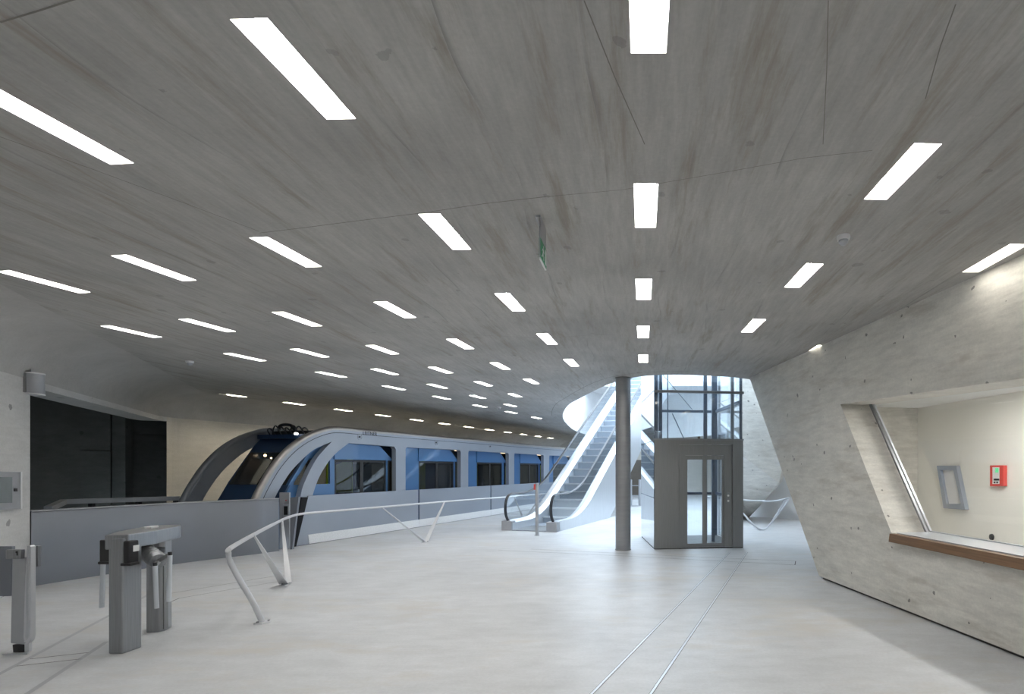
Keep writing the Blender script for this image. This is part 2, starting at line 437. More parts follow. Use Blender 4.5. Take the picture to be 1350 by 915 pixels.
cj([(0, 29), (50, 14), (100, -2)], 0.010)
cj([(500, 424), (600, 440), (720, 446), (800, 440)], 0.007)
cj([(1092, 0), (1090, 90), (1085, 190)], 0.005)
cj([(1260, 5), (1240, 60), (1220, 130)], 0.007)
cj([(770, 0), (810, 100), (850, 190)], 0.007)
ring = [(Vector((x, y)) - Vector((1.2, 21))) for x, y in oval]
rp = []
for i in range(len(oval)):
    t = Vector(oval[(i + 1) % len(oval)]) - Vector(oval[i - 1]); t.normalize()
    nrm = Vector((t.y, -t.x));
    if nrm.dot(ring[i]) < 0: nrm = -nrm
    rp.append(Vector(oval[i]) + nrm * 0.38)
joint([p for p in rp if p.x < 2.0] , 0.014, parent=ceil) if False else None
sel = [p for i, p in enumerate(rp) if 0 <= i <= 34]
joint(sel, 0.016, parent=ceil, mat='ceiling_joint')

# oval well going up to daylight
wz = [(ZC, 0.0), (ZC + 0.12, -0.02), (9.0, 0.25)]
cen = Vector((1.2, 21.5))
rows = []
for z, o in wz:
    rows.append([Vector((x, y, z)) + Vector(((x - cen.x) * 0.02 * o, (y - cen.y) * 0.02 * o, 0)) for x, y in oval])
struct(MB().grid(rows, True).build('wall_stairwell', 'white_wall', smooth=True), 'bright white curved wall of the oval escalator well', 'wall')

# ---------------------------------------------------------------- floor and track pit
edge_pts = [TP0 + TD * (y * 1.0355) + TN * 0.02 for y in (11.2, 40.0)]
barrier_line = catmull([G(41.2, 773.1), G(140, 757.5), G(240, 742.5), G(300, 735), G(338, 730.6), G(352, 728.6), G(367.8, 726.4)], 5)
fl = [p.xy[:] for p in barrier_line] + [p.xy[:] for p in edge_pts] + [(12, 40), (12, W1a.y), W1a.xy[:]]
ov, tris = holed(fl, [])
floor = struct(MB().add([(p[0], p[1], 0) for p in ov], tris).build('floor', 'floor', recalc=False), 'pale grey polished screed floor with faint clouding', 'floor')
skirt = [p for p in barrier_line] + edge_pts
MB().grid([[p + Vector((0, 0, 0)) for p in skirt], [p + Vector((0, 0, -0.9)) for p in skirt]]).build('platform_edge', 'dark_concrete', floor)
struct(MB().add([(-18, 5, -0.9), (-1, 5, -0.9), (3, 41, -0.9), (-18, 41, -0.9)], [(0, 1, 2, 3)]).build('floor_pit', 'dark_concrete', recalc=False), 'dark concrete bottom of the track pit', 'floor')

# ---------------------------------------------------------------- walls
wu = (W1b - W1c).normalized(); wo = Vector((wu.y, -wu.x, 0))
if wo.x > 0: wo = -wo
ZT = ZC - CV
p0, p1 = W1a, W1b
mb = MB().prism([p0, p1, p1 + wo * 0.47, p0 + wo * 0.47], (0, 0, ZT))
wl = struct(mb.build('wall_left', 'wall_left'), 'pale concrete pier wall at the left edge beside the dark recess', 'wall')
mb = MB()
hp = wall_path[1:7]
mb.grid([[p + Vector((0, 0, 2.80)) for p in hp], [p + Vector((0, 0, ZT + 0.002)) for p in hp]])
mb.grid([[p + Vector((0, 0, 2.80)) for p in hp], [p + wo * 0.47 + Vector((0, 0, 2.80)) for p in hp]])
mb.grid([[p + wo * 0.47 + Vector((0, 0, 2.80)) for p in hp], [p + wo * 0.47 + Vector((0, 0, 3.5)) for p in hp]])
struct(mb.build('trim_1', 'wall_left'), 'concrete lintel over the dark track recess', 'lintel')
bp = wall_path[6:]
mb = MB().grid([[p + Vector((0, 0, -0.9)) for p in bp], [p + Vector((0, 0, ZT + 0.002)) for p in bp]])
jb = bp[0]
wb = struct(mb.build('wall_back', 'wall_warm'), 'warm beige concrete wall running behind the train', 'wall')
# dark recess behind the opening
R0, R1, R2, R3, R4 = P(226, 600, 15.0), P(158, 600, 14.0), P(147, 600, 13.7), P(98, 600, 13.3), P(5, 600, 12.2)
def zz(p, z): return Vector((p.x, p.y, z))
rec = struct(MB().prism([zz(R0, -.9), zz(R1, -.9), zz(R4, -.9), zz(R4 + wo * .3, -.9), zz(R0 + wo * .3, -.9)], (0, 0, 4.4)).build('wall_recess', 'dark_concrete'), 'dark stained concrete wall inside the track recess', 'wall')
def slab(a_, b_, z0, z1, th, name='panel', parent=rec, g=0.012):
    d = (b_ - a_); d.z = 0; L_ = d.length; d.normalize(); n = Vector((d.y, -d.x, 0))
    if n.dot(Vector((1, -.5, 0))) < 0: n = -n
    q = [zz(a_ + d * g, z0 + g), zz(b_ - d * g, z0 + g), zz(b_ - d * g, z1 - g), zz(a_ + d * g, z1 - g)]
    return MB().prism(q, n * th).build(name, 'dark_concrete', parent)
slab(R1, R0, -.9, 2.55, 0.06); slab(R1, R0, 2.55, 3.45, 0.06)
slab(R2, R1, -.9, 3.45, 0.28)
slab(R3, R2, -.9, 2.1, 0.05); slab(R3, R2, 2.1, 3.45, 0.05)
slab(R4, R3, -.9, 2.32, 0.05); slab(R4, R3, 2.32, 3.45, 0.05)
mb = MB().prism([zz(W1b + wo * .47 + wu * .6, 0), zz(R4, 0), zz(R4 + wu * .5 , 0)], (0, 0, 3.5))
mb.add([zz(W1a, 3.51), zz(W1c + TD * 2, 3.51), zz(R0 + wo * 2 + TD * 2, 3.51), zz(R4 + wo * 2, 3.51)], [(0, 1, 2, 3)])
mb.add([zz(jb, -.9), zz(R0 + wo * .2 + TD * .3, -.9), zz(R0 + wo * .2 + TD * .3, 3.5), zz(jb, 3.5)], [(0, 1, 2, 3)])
struct(mb.build('wall_recess_side', 'recess_dark'), 'dark side walls and roof of the track recess', 'wall')

# enclosing walls (behind the viewer and far end)
struct(MB().box(W1a.x - .3, 12.3, W1a.y - .3, W1a.y, 0, ZC).build('wall_front', 'wall_left'), 'plain concrete wall behind the viewer', 'wall')
struct(MB().box(12.0, 12.3, W1a.y, 40, 0, ZC).build('wall_side', 'white_wall'), 'white side wall far behind the ticket booth', 'wall')
fw = struct(MB().box(-2.0, 12.0, 34.2, 34.5, 0, ZC).build('wall_far', 'wall_warm'), 'far end wall glimpsed beside the lift', 'wall')
struct(MB().box(-14.0, -2.0, 37.0, 37.3, -.9, ZC).build('wall_track_end', 'wall_left'), 'far concrete wall beyond the train', 'wall')
d1 = MB().box(-1.1, 0.1, 34.14, 34.2, 0.0, 2.2).build('door_1', 'brown_door')
struct(d1, 'dark brown door at the far end behind the lift', 'door')
MB().box(-0.06, 0.02, 34.08, 34.14, 0.95, 1.1).build('handle', 'steel', d1)
mb = MB().prism([zz(Vector((3.0, 19.75, 0)), 0), zz(Vector((9.0, 13.6, 0)), 0), zz(Vector((9.2, 13.8, 0)), 0), zz(Vector((3.2, 19.95, 0)), 0)], (0, 0, 2.9))
struct(mb.build('wall_white', 'white_wall'), 'bright white wall seen below the leaning concrete mass', 'wall')
# leaning concrete mass right of the lift
T1, T2 = P(968, 300, 15.6), P(1095, 300, 15.6)
Rr, Bb = P(1027, 637, 16.2), P(986, 681, 18.3)
Cl, Ll = P(957, 585, 15.6), P(955, 684, 17.9)
Bb.z = 0.0; Ll.z = 0.0
bk = Vector((0.35, 1.0, 0))
vs = [T1, T2, Rr, Cl, Bb, Ll]
vs2 = [v + bk * q for v, q in zip(vs, (3.5, 3.5, 0.9, 3.5, 0.35, 0.8))]
mb = MB().add(vs + vs2, [(0, 1, 2, 3), (3, 2, 4, 5), (1, 7, 8, 2), (2, 8, 10, 4), (4, 10, 11, 5), (0, 3, 9, 6), (3, 5, 11, 9), (0, 6, 7, 1), (6, 9, 8, 7), (9, 11, 10, 8)])
struct(mb.build('wall_leaning', 'wall'), 'leaning faceted concrete mass between the lift and the booth wall', 'wall')

# ---------------------------------------------------------------- ticket booth wall on the right
BO = Vector((4.114, 0, 0)); BE = Vector((-0.1724, 0.985, 0)); BN = Vector((0.985, 0.1724, 0))
def bw(a_, z): return BO + BE * a_ + Vector((0, 0, z))
def bpt(px, py, t=0.0):
    p = onplane(px, py, BO + BN * t, BN); q = p - BO - BN * t
    return (q.dot(BE), p.z)
A0 = -3.6
b_bot, b_top = bpt(1080, 761)[0], bpt(988, 497)[0]
face = [(A0, 0.03), (b_bot, 0.03), (b_bot + 0.02, 0.05), (b_top, ZC), (A0, ZC)]
w_tl, w_bl = bpt(1108, 533), bpt(1175, 703)
zs = 0.885
win = [(w_bl[0], zs), (w_tl[0], w_tl[1]), (4.0, 2.40), (1.2, 2.22), (1.2, zs)]
WT = 0.50
mb = holed_solid(MB(), face, [win], bw, BN * WT)
wr = struct(mb.build('wall_right', 'wall'), 'pale concrete booth wall with slanted end and large window opening', 'wall')
base = [bw(A0, 0) + BN * .03, bw(b_bot - .06, 0) + BN * .03, bw(b_bot - .06, 0) + BN * .4, bw(A0, 0) + BN * .4]
struct(MB().prism(base, (0, 0, 0.04)).build('baseboard_right', 'joint'), 'dark shadow gap along the foot of the booth wall', 'baseboard')
# booth interior
BT = 2.75
e0, e1 = bw(b_bot, 0) + BN * WT, bw(b_bot, 0) + BN * (BT + .1)
top_off = BE * (b_top - b_bot)
ia = bpt(1210, 600, BT)[0]
be_ = b_bot + 2.15
mb = MB().prism([bw(A0, 0) + BN * BT, bw(be_, 0) + BN * BT, bw(be_ + b_top - b_bot, ZC - .002) + BN * BT, bw(A0, ZC - .002) + BN * BT], BN * .15)
bb = struct(mb.build('wall_booth', 'cream'), 'cream painted back wall inside the ticket booth', 'wall')
def slant(t0, t1, o0, o1, mat, name, lab):
    ps = [bw(b_bot + o0, 0) + BN * t0, bw(b_bot + o1, 0) + BN * t1]
    k = (b_top - b_bot)
    qs = [p + BE * k + Vector((0, 0, ZC)) for p in ps]
    m_ = MB().add(ps + qs + [p - BE * .25 for p in ps] + [q - BE * .25 for q in qs],
                  [(0, 1, 3, 2), (4, 6, 7, 5), (0, 4, 5, 1), (2, 3, 7, 6), (0, 2, 6, 4), (1, 5, 7, 3)])
    return struct(m_.build(name, mat), lab, 'wall')
struct(MB().prism([bw(ia, 0) + BN * 1.2, bw(ia, 0) + BN * BT, bw(ia + .1, 0) + BN * BT, bw(ia + .1, 0) + BN * 1.2], (0, 0, 2.78)).build('wall_booth_inner', 'wall'), 'short upright concrete wall inside the ticket booth', 'wall')
slant(WT, BT, 0.25, 2.2, 'wall', 'wall_booth_end', 'slanted concrete end wall of the ticket booth')
mb = MB().prism([bw(A0, 2.78) + BN * WT, bw(11.0, 2.78) + BN * WT, bw(11.0, 2.78) + BN * BT, bw(A0, 2.78) + BN * BT], (0, 0, 0.1))
struct(mb.build('ceiling_booth', 'white_wall'), 'white ceiling inside the ticket booth', 'ceiling')
for aa in (1.5, 4.2, 6.8):
    t = thing('booth_light', bw(aa, 2.78) + BN * 1.6, 'flat white ceiling light inside the ticket booth', 'light', 'ticket booth ceiling lights', math.atan2(BN.y, BN.x))
    MB().box(-.1, .1, -.6, .6, -.05, 0).build('housing', 'lamp_housing', t, local=True)
    MB().box(-.08, .08, -.58, .58, -.055, -.05).build('diffuser', emit('booth_lamp', (1, .97, .93), 62.0), t, local=True)
# window glass, frame and sill
GT = 0.47
g_tl, g_bl = bpt(1149, 531, GT), bpt(1227, 706, GT)
def at(t): return lambda a_, z: bw(a_, z) + BN * t
win1 = struct(thing('window_1', bw(4.0, zs) + BN * GT, 'large slanted booth window with thin aluminium frame and clear pane', 'window'), 'large slanted booth window with thin aluminium frame and clear pane', 'window')
gl = [(g_bl[0], zs), (g_tl[0], g_tl[1] + .04), (4.0, 2.41), (1.25, 2.23), (1.25, zs)]
MB().prism([at(GT)(*p) for p in gl], BN * 0.012).build('pane', 'glass_booth', win1)
fr = MB()
for p, q, w in ((gl[0], gl[1], .03), (gl[1], gl[2], .045), (gl[2], gl[3], .045), (gl[4], gl[0], .03)):
    fr.bar(at(GT - .005)(*p), at(GT - .005)(*q), .05, w, up=BN)
fr.build('frame', 'alu', win1, bevel=.004)
fr = MB().bar(at(GT - .07)(gl[0][0] - .03, zs), at(GT - .07)(gl[1][0] - .03, gl[1][1]), .03, .03, up=BN)
fr.build('frame', 'steel', win1)
s_l = bpt(1173, 702, -.05)[0]
mb = MB().prism([at(-.07)(s_l, zs - .10), at(-.07)(s_l - .02, zs), at(-.07)(1.2, zs), at(-.07)(1.2, zs - .10)], BN * 0.075)
sill = mb.build('counter_sill', 'wood', bevel=.006)
tag(sill, 'long oak sill projecting below the booth window', 'sill')
MB().prism([at(.0)(s_l - .06, zs + .001), at(GT - .02)(g_bl[0] - .0, zs + .001), at(GT - .02)(1.2, zs + .001), at(.0)(1.2, zs + .001)], (0, 0, .012)).build('ledge', 'alu', sill)
# things on the booth's back wall
def on_back(px, py, t=BT): return bpt(px, py, t)
q = [on_back(*p) for p in ((1240, 614), (1266, 614), (1278, 672), (1249, 670))]
h = [on_back(*p) for p in ((1245, 620), (1262, 620), (1272, 664), (1253, 664))]
w2 = thing('wall_hatch', at(BT)(q[0][0], q[3][1]), 'small slanted grey framed hatch window on the cream booth wall', 'window')
holed_solid(MB(), q, [h], at(BT - .08), BN * 0.078).build('frame', 'silver', w2, bevel=.006)
MB().prism([at(BT - .03)(*p) for p in h], BN * 0.01).build('pane', 'white', w2)
q = [on_back(*p) for p in ((1310, 613.5), (1328, 613.5), (1328, 641), (1310, 641))]
al = thing('fire_alarm_panel', at(BT)(q[3][0], q[3][1]), 'red fire alarm panel with small display on the cream booth wall', 'alarm panel')
bd = MB().prism([at(BT - .07)(*p) for p in q], BN * 0.069).build('casing', 'red', al, bevel=.006)
q = [on_back(*p) for p in ((1314, 616), (1323, 616), (1323, 638), (1314, 638))]
MB().prism([at(BT - .075)(*p) for p in q], BN * 0.006).build('faceplate', 'white', al)
q = [on_back(*p) for p in ((1318, 617), (1322, 617), (1322, 623), (1318, 623))]
MB().prism([at(BT - .08)(*p) for p in q], BN * 0.006).build('display', 'led', al)
q = [on_back(*p) for p in ((1316, 631), (1323, 631), (1323, 633.5), (1316, 633.5))]
MB().prism([at(BT - .08)(*p) for p in q], BN * 0.006).build('slot', 'black', al)
for px in (1316, 1319.5):
    q = [on_back(*p) for p in ((px, 635), (px + 2, 635), (px + 2, 637), (px, 637))]
    MB().prism([at(BT - .08)(*p) for p in q], BN * 0.006).build('button', 'black', al)
kn = on_back(1309, 708)
tag(MB().lathe([(0.001, -.04), (.045, -.035), (.05, -.01), (.03, 0.0)], at(BT)(*kn), 14, 'x').build('wall_outlet', 'black'), 'small round black outlet low on the cream booth wall', 'outlet')

# ---------------------------------------------------------------- ceiling lights
ordn = ['nearest', 'second nearest', 'third nearest', 'fourth nearest', 'fifth nearest', 'sixth nearest', 'seventh nearest', 'eighth nearest', 'ninth nearest', 'tenth nearest', 'eleventh nearest', 'farthest']
hm = MB()
ins = [(-LW / 2, -LL / 2), (LW / 2, -LL / 2), (LW / 2, LL / 2), (-LW / 2, LL / 2)]
hm.grid([[Vector((x, y, 0)) for x, y in ins], [Vector((x, y, LD)) for x, y in ins]], True)
hm.add([(x, y, LD) for x, y in ins], [(0, 1, 2, 3)])
proto = thing('recessed_light', (0, 0, 0), '', 'light', 'recessed strip ceiling lights')
ph = hm.build('housing', 'lamp_housing', proto, local=True)
pd = MB().box(-LW / 2 + .018, LW / 2 - .018, -LL / 2 + .018, LL / 2 - .03, LD - .035, LD - .015).build('diffuser', 'lamp', proto, local=True)
pwm = pd.data.copy(); pwm.materials[0] = M['lamp_warm']
pw = pd.copy(); pw.data = pwm
pqm = pd.data.copy(); pqm.materials[0] = M['lamp_dim']
pq = pd.copy(); pq.data = pqm
for i, (cname, k, c, d) in enumerate(fixtures):
    o = proto
    if i:
        o = proto.copy(); COL.objects.link(o)
        for ch in (ph, pw if cname == 'row above the train' else (pq if cname == 'second row right of the middle' else pd)):
            x = ch.copy(); COL.objects.link(x); x.parent = o
    o.location = c; o.rotation_euler = (0, 0, math.atan2(-d.x, d.y))
    n = len(cols.get(cname, ()))
    if k >= 0:
        w = 'farthest' if (k == n - 1 and n > 1) else ordn[k]
        o['label'] = 'recessed white strip ceiling light, %s in the %s' % (w, cname)
    else:
        o['label'] = 'recessed white strip ceiling light overhead behind the viewer'
        o['group'] = 'strip ceiling lights behind the viewer'
        if k == -9:
            o['label'] = 'added white strip ceiling light, unseen behind the ticket booth'; o['group'] = 'added strip ceiling lights behind the booth'

# ---------------------------------------------------------------- floor strips
def strip(pts, w, name, lab, mat='alu', z=0.002):
    o = joint(pts, w, z, None, name, mat); return struct(o, lab, 'floor strip')
k_ = 2
def fstrip(pix, w, lab, mat='alu'):
    global k_
    strip([G(*p) for p in pix], w, 'trim_%d' % k_, lab, mat); k_ += 1
def fext(p, q, t0, t1):
    a_, b_ = G(*p), G(*q); return [a_ + (b_ - a_) * t0, a_ + (b_ - a_) * t1]
for (p, q, lab) in (((780, 915), (962, 728), 'left of two bright metal strips running to the lift'), ((858, 915), (985, 728), 'right of two bright metal strips running to the lift')):
    so_ = strip(fext(p, q, -.6, 1.0), 0.020, 'trim_%d' % k_, lab, 'alu', .003); k_ += 1
    joint(fext(p, q, -.6, 1.0), .029, .0015, so_, 'groove', 'joint')
strip(fext((0, 888.5), (138, 815), -.6, 1.9), 0.04, 'trim_%d' % k_, 'left broad metal strip passing behind the turnstile', 'grey_paint'); k_ += 1
strip(fext((36, 915), (141, 846), -.6, 1.0), 0.04, 'trim_%d' % k_, 'right broad metal strip ending at the turnstile', 'grey_paint'); k_ += 1
fstrip([(40, 869), (117, 860.5)], .012, 'upper thin dark groove between the broad metal strips', 'joint')
fstrip([(20, 878.7), (107, 869)], .012, 'lower thin dark groove between the broad metal strips', 'joint')
fstrip([(222, 783), (300, 770), (372, 758)], .012, 'thin dark floor groove behind the bent handrail', 'joint')
fstrip([(213, 799), (236, 789), (300, 778), (372, 766)], .012, 'thin dark floor groove in front of the bent handrail', 'joint')
fstrip([(657, 725.5), (820, 733), (1048, 745), (1049, 740), (900, 733.5), (700, 724)], .014, 'thin floor groove crossing in front of column and lift', 'joint')

# ---------------------------------------------------------------- grey parapet at the track
par = thing('parapet', barrier_line[0], 'smooth grey solid parapet along the track with curved end', 'parapet')
bl = barrier_line; bn = inward(bl)
pr = [Vector((0.0, 0)), Vector((0.0, 1.03)), Vector((-0.015, 1.05)), Vector((-0.11, 1.05)), Vector((-0.12, 1.03)), Vector((-0.12, -0.3))]
MB().grid([[p + n * q.x + Vector((0, 0, q.y)) for q in pr] for p, n in zip(bl, bn)]).build('panel', 'barrier', par, smooth=True)
MB().grid([[p + n * x + Vector((0, 0, z)) for x, z in ((.012, 1.045), (.012, 1.062), (-.13, 1.062), (-.13, 1.045))] for p, n in zip(bl, bn)], False).build('coping', 'grey_paint', par)
# parapet rail on the far side of the pit
fp = thing('pit_guard_rail', G(84, 760), 'low grey guard beam across the dark track recess', 'rail')
fp.location = P(84, 700, 10.3); WM[fp.name] = Matrix.Translation(fp.location)
b0, b1, b_ = P(63, 671, 9.6), P(84, 661.5, 10.3), P(236, 657, 11.7)
MB().bar(b0, b1, .10, .09).bar(b1, b_, .10, .09).build('beam', 'grey_paint', fp)
for t in (.22, .62, .97):
    q = b1.lerp(b_, t); MB().bar(q - Vector((0, 0, 1.9)), q - Vector((0, 0, .04)), .07, .07, up=(0, 1, 0)).build('post', 'black', fp)
Ye = G(382.5, 724.5).y
MB().prism([P(382.6, 724.5, Ye), P(385, 724.3, Ye), P(393.5, 655, Ye), P(382.6, 656, Ye)], (0, .06, 0)).build('end_panel', 'barrier', par)
# card reader post
rp_ = thing('card_reader_post', G(375.5, 723.5), 'slim grey post with card slot and red light beside the train', 'post')
Yp = G(375.5, 723.5).y
q = [P(369, 700, Yp), P(374, 700, Yp), P(382, 700, Yp)]
x0, x1 = q[0].x, q[2].x
MB().box(x0, x1, Yp - .02, Yp + .03, 0, 1.16).build('body', 'grey_paint', rp_, bevel=.006)
MB().box(x0 + .085, x1 - .01, Yp - .026, Yp - .019, .66, .93).build('slot_frame', 'alu', rp_)
MB().box(x0 + .10, x1 - .025, Yp - .03, Yp - .025, .70, .88).build('card_slot', 'black', rp_)
MB().lathe([(.001, -.008), (.013, -.006), (.013, 0)], (x0 + .14, Yp - .02, 1.0), 12, 'y').build('indicator', 'red', rp_)

# ---------------------------------------------------------------- train
S0 = 10.9
root = thing('train', TP0 + TD * S0 + Vector((0, 0, -.45)), 'silver framed funicular train with blue cabins standing at the platform', 'train', rz=-math.asin(0.2597))
def tw(s, z, u=0.0): return TP0 + TD * s + TN * u + Vector((0, 0, z))
def ts(px, py, u=0.0):
    p = onplane(px, py, TP0 + TN * u, TN); return ((p - TP0).dot(TD), p.z)
def tsz(px, z, u=0.0): return (ts(px, 600, u)[0], z)
arch_out = [ts(*p) for p in ((318, 715), (329, 685), (340, 658), (351, 636), (366, 612), (386, 590), (408, 575), (432, 566), (449, 564), (470, 565))]
roof_z = 2.59
arch_out = [(s, min(z, roof_z)) for s, z in arch_out]
arch_out = [p[:] for p in [tuple(v)[:2] for v in catmull([(s, z, 0) for s, z in arch_out], 4)]]
S_END = 33.0
lens_r = [ts(*p) for p in ((388, 722), (396, 655), (405.5, 627), (418.6, 603), (437, 582.6))]
lens_l = [ts(*p) for p in ((424, 588), (410, 595.5), (388, 616.5), (375, 634), (362, 657), (349, 688), (338, 716))]
def sm(pts, k=4): return [tuple(v)[:2] for v in catmull([(s, z, 0) for s, z in pts], k)]
outline = arch_out + [(S_END - .5, roof_z), (S_END, roof_z - .5), (S_END, 0.0)] + sm(lens_r) + sm(lens_l)
SILL = 1.03
w1 = sm([ts(*p) for p in ((411, 657), (418.6, 634), (429.5, 614), (442.6, 598), (460, 584))])
s_w1 = tsz(522, 0)[0]
def wrect(s0, s1): 
    c = .07
    return [(s0, SILL), (s0, 2.24 - c), (s0 + c * .3, 2.24 - c * .3), (s0 + c, 2.24), (s1 - c, 2.24), (s1 - c * .3, 2.24 - c * .3), (s1, 2.24 - c), (s1, SILL)]
wins = [w1 + [(s_w1 - .07, 2.24), (s_w1, 2.17), (s_w1, SILL)]]
wk = [(534.7, 607.5), (617.3, 670.7), (677.9, 716.8), (723.5, 752)]
spans = [(tsz(a_, 0)[0], tsz(b_, 0)[0]) for a_, b_ in wk]
per = spans[2][0] - spans[1][0]
spans[3] = (spans[2][0] + per + .05, spans[2][1] + per + .05)
spans += [(spans[3][0] + per * k, spans[3][1] + per * k) for k in (1, 2)]
wins += [wrect(*s) for s in spans]
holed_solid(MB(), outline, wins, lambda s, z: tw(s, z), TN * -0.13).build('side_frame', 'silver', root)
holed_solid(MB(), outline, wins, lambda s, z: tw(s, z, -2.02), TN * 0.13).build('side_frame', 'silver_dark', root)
edge = arch_out + [(S_END - .5, roof_z)]
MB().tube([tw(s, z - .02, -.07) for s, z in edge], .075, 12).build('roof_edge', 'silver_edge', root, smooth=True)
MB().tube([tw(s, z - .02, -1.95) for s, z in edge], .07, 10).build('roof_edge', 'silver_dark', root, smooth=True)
line = [(s, z) for s, z in edge]
lo = []
for i, (s, z) in enumerate(line):
    a_, b_ = line[max(i - 1, 0)], line[min(i + 1, len(line) - 1)]
    d = Vector((b_[0] - a_[0], b_[1] - a_[1])).normalized(); lo.append((s + d.y * .10, z - d.x * .10))
MB().tube([tw(s, z, .0) for s, z in lo], .006, 6).build('seam', 'black', root)
# lower skirt panels with dark blue seams, white kick plates
seams = [lens_r[0][0] + .0, tsz(551, 0)[0], tsz(646, 0)[0], tsz(705, 0)[0]]
seams += [seams[3] + 3.4, S_END]
top0 = ts(405, 656)[0]
for i, (a_, b_) in enumerate(zip(seams[:-1], seams[1:])):
    g = .032
    l0, l1 = (a_ + .0, top0) if i == 0 else (a_ + g, a_ + g)
    MB().prism([tw(l0, .012, .0), tw(b_ - g, .012, 0), tw(b_ - g, 1.06, 0), tw(l1, 1.06, 0)], TN * 0.035).build('skirt_panel', 'silver', root, bevel=.004)
    if i: MB().bar(tw(a_, .02, .0), tw(a_, 1.05, 0), .066, .02, up=TN).build('panel_seam', 'blue_dark', root)
k0 = tsz(405.5, 0)[0]
kk = [k0] + seams[1:]
for a_, b_ in zip(kk[:-1], kk[1:]):
    MB().prism([tw(a_ + .004, .012, .035), tw(b_ - .004, .012, .035), tw(b_ - .004, .215, .035), tw(a_ + .004 - (.03 if a_ == k0 else 0), .215, .035)], TN * 0.012).build('kick_plate', 'white_plate', root)
# dark slanted strip over the leg, shade of its inner side put into colour
MB().prism([tw(*q_, .036) for q_ in (ts(385.5, 721.5), ts(388.5, 721.5), ts(404.5, 655.5), ts(396, 655.5))], TN * -.03).build('leg_shade_strip', 'slope_black', root)
# bolts and lettering
for px, py in ((474, 576), (575, 583.5), (646, 588.5)):
    s, z = ts(px, py)
    r_ = MB().tube([tw(s + .07 * math.cos(t * math.pi / 9), z + .07 * math.sin(t * math.pi / 9), .004) for t in range(18)], .004, 6, True)
    r_.build('cap_ring', 'grey_paint', root)
    m_ = MB().tube([tw(s, z, 0), tw(s, z, .012)], .022, 12); m_.build('bolt', 'black', root)
cu = bpy.data.curves.new('lettering', 'FONT'); cu.body = 'LEITNER'; cu.size = .13; cu.extrude = .002
to = bpy.data.objects.new('lettering', cu); COL.objects.link(to)
dg = bpy.context.evaluated_depsgraph_get()
tme = bpy.data.meshes.new_from_object(to.evaluated_get(dg)); bpy.data.objects.remove(to)
s, z = ts(478, 573)
mm = Matrix((( TD.x, 0, TN.x, 0), (TD.y, 0, TN.y, 0), (0, 1, 0, 0), (0, 0, 0, 1)))
tme.transform(inv_of(root) @ Matrix.Translation(tw(s, z, .004)) @ mm)
tme.materials.clear(); tme.materials.append(M['black'])
lt = bpy.data.objects.new('lettering', tme); COL.objects.link(lt); lt.parent = root
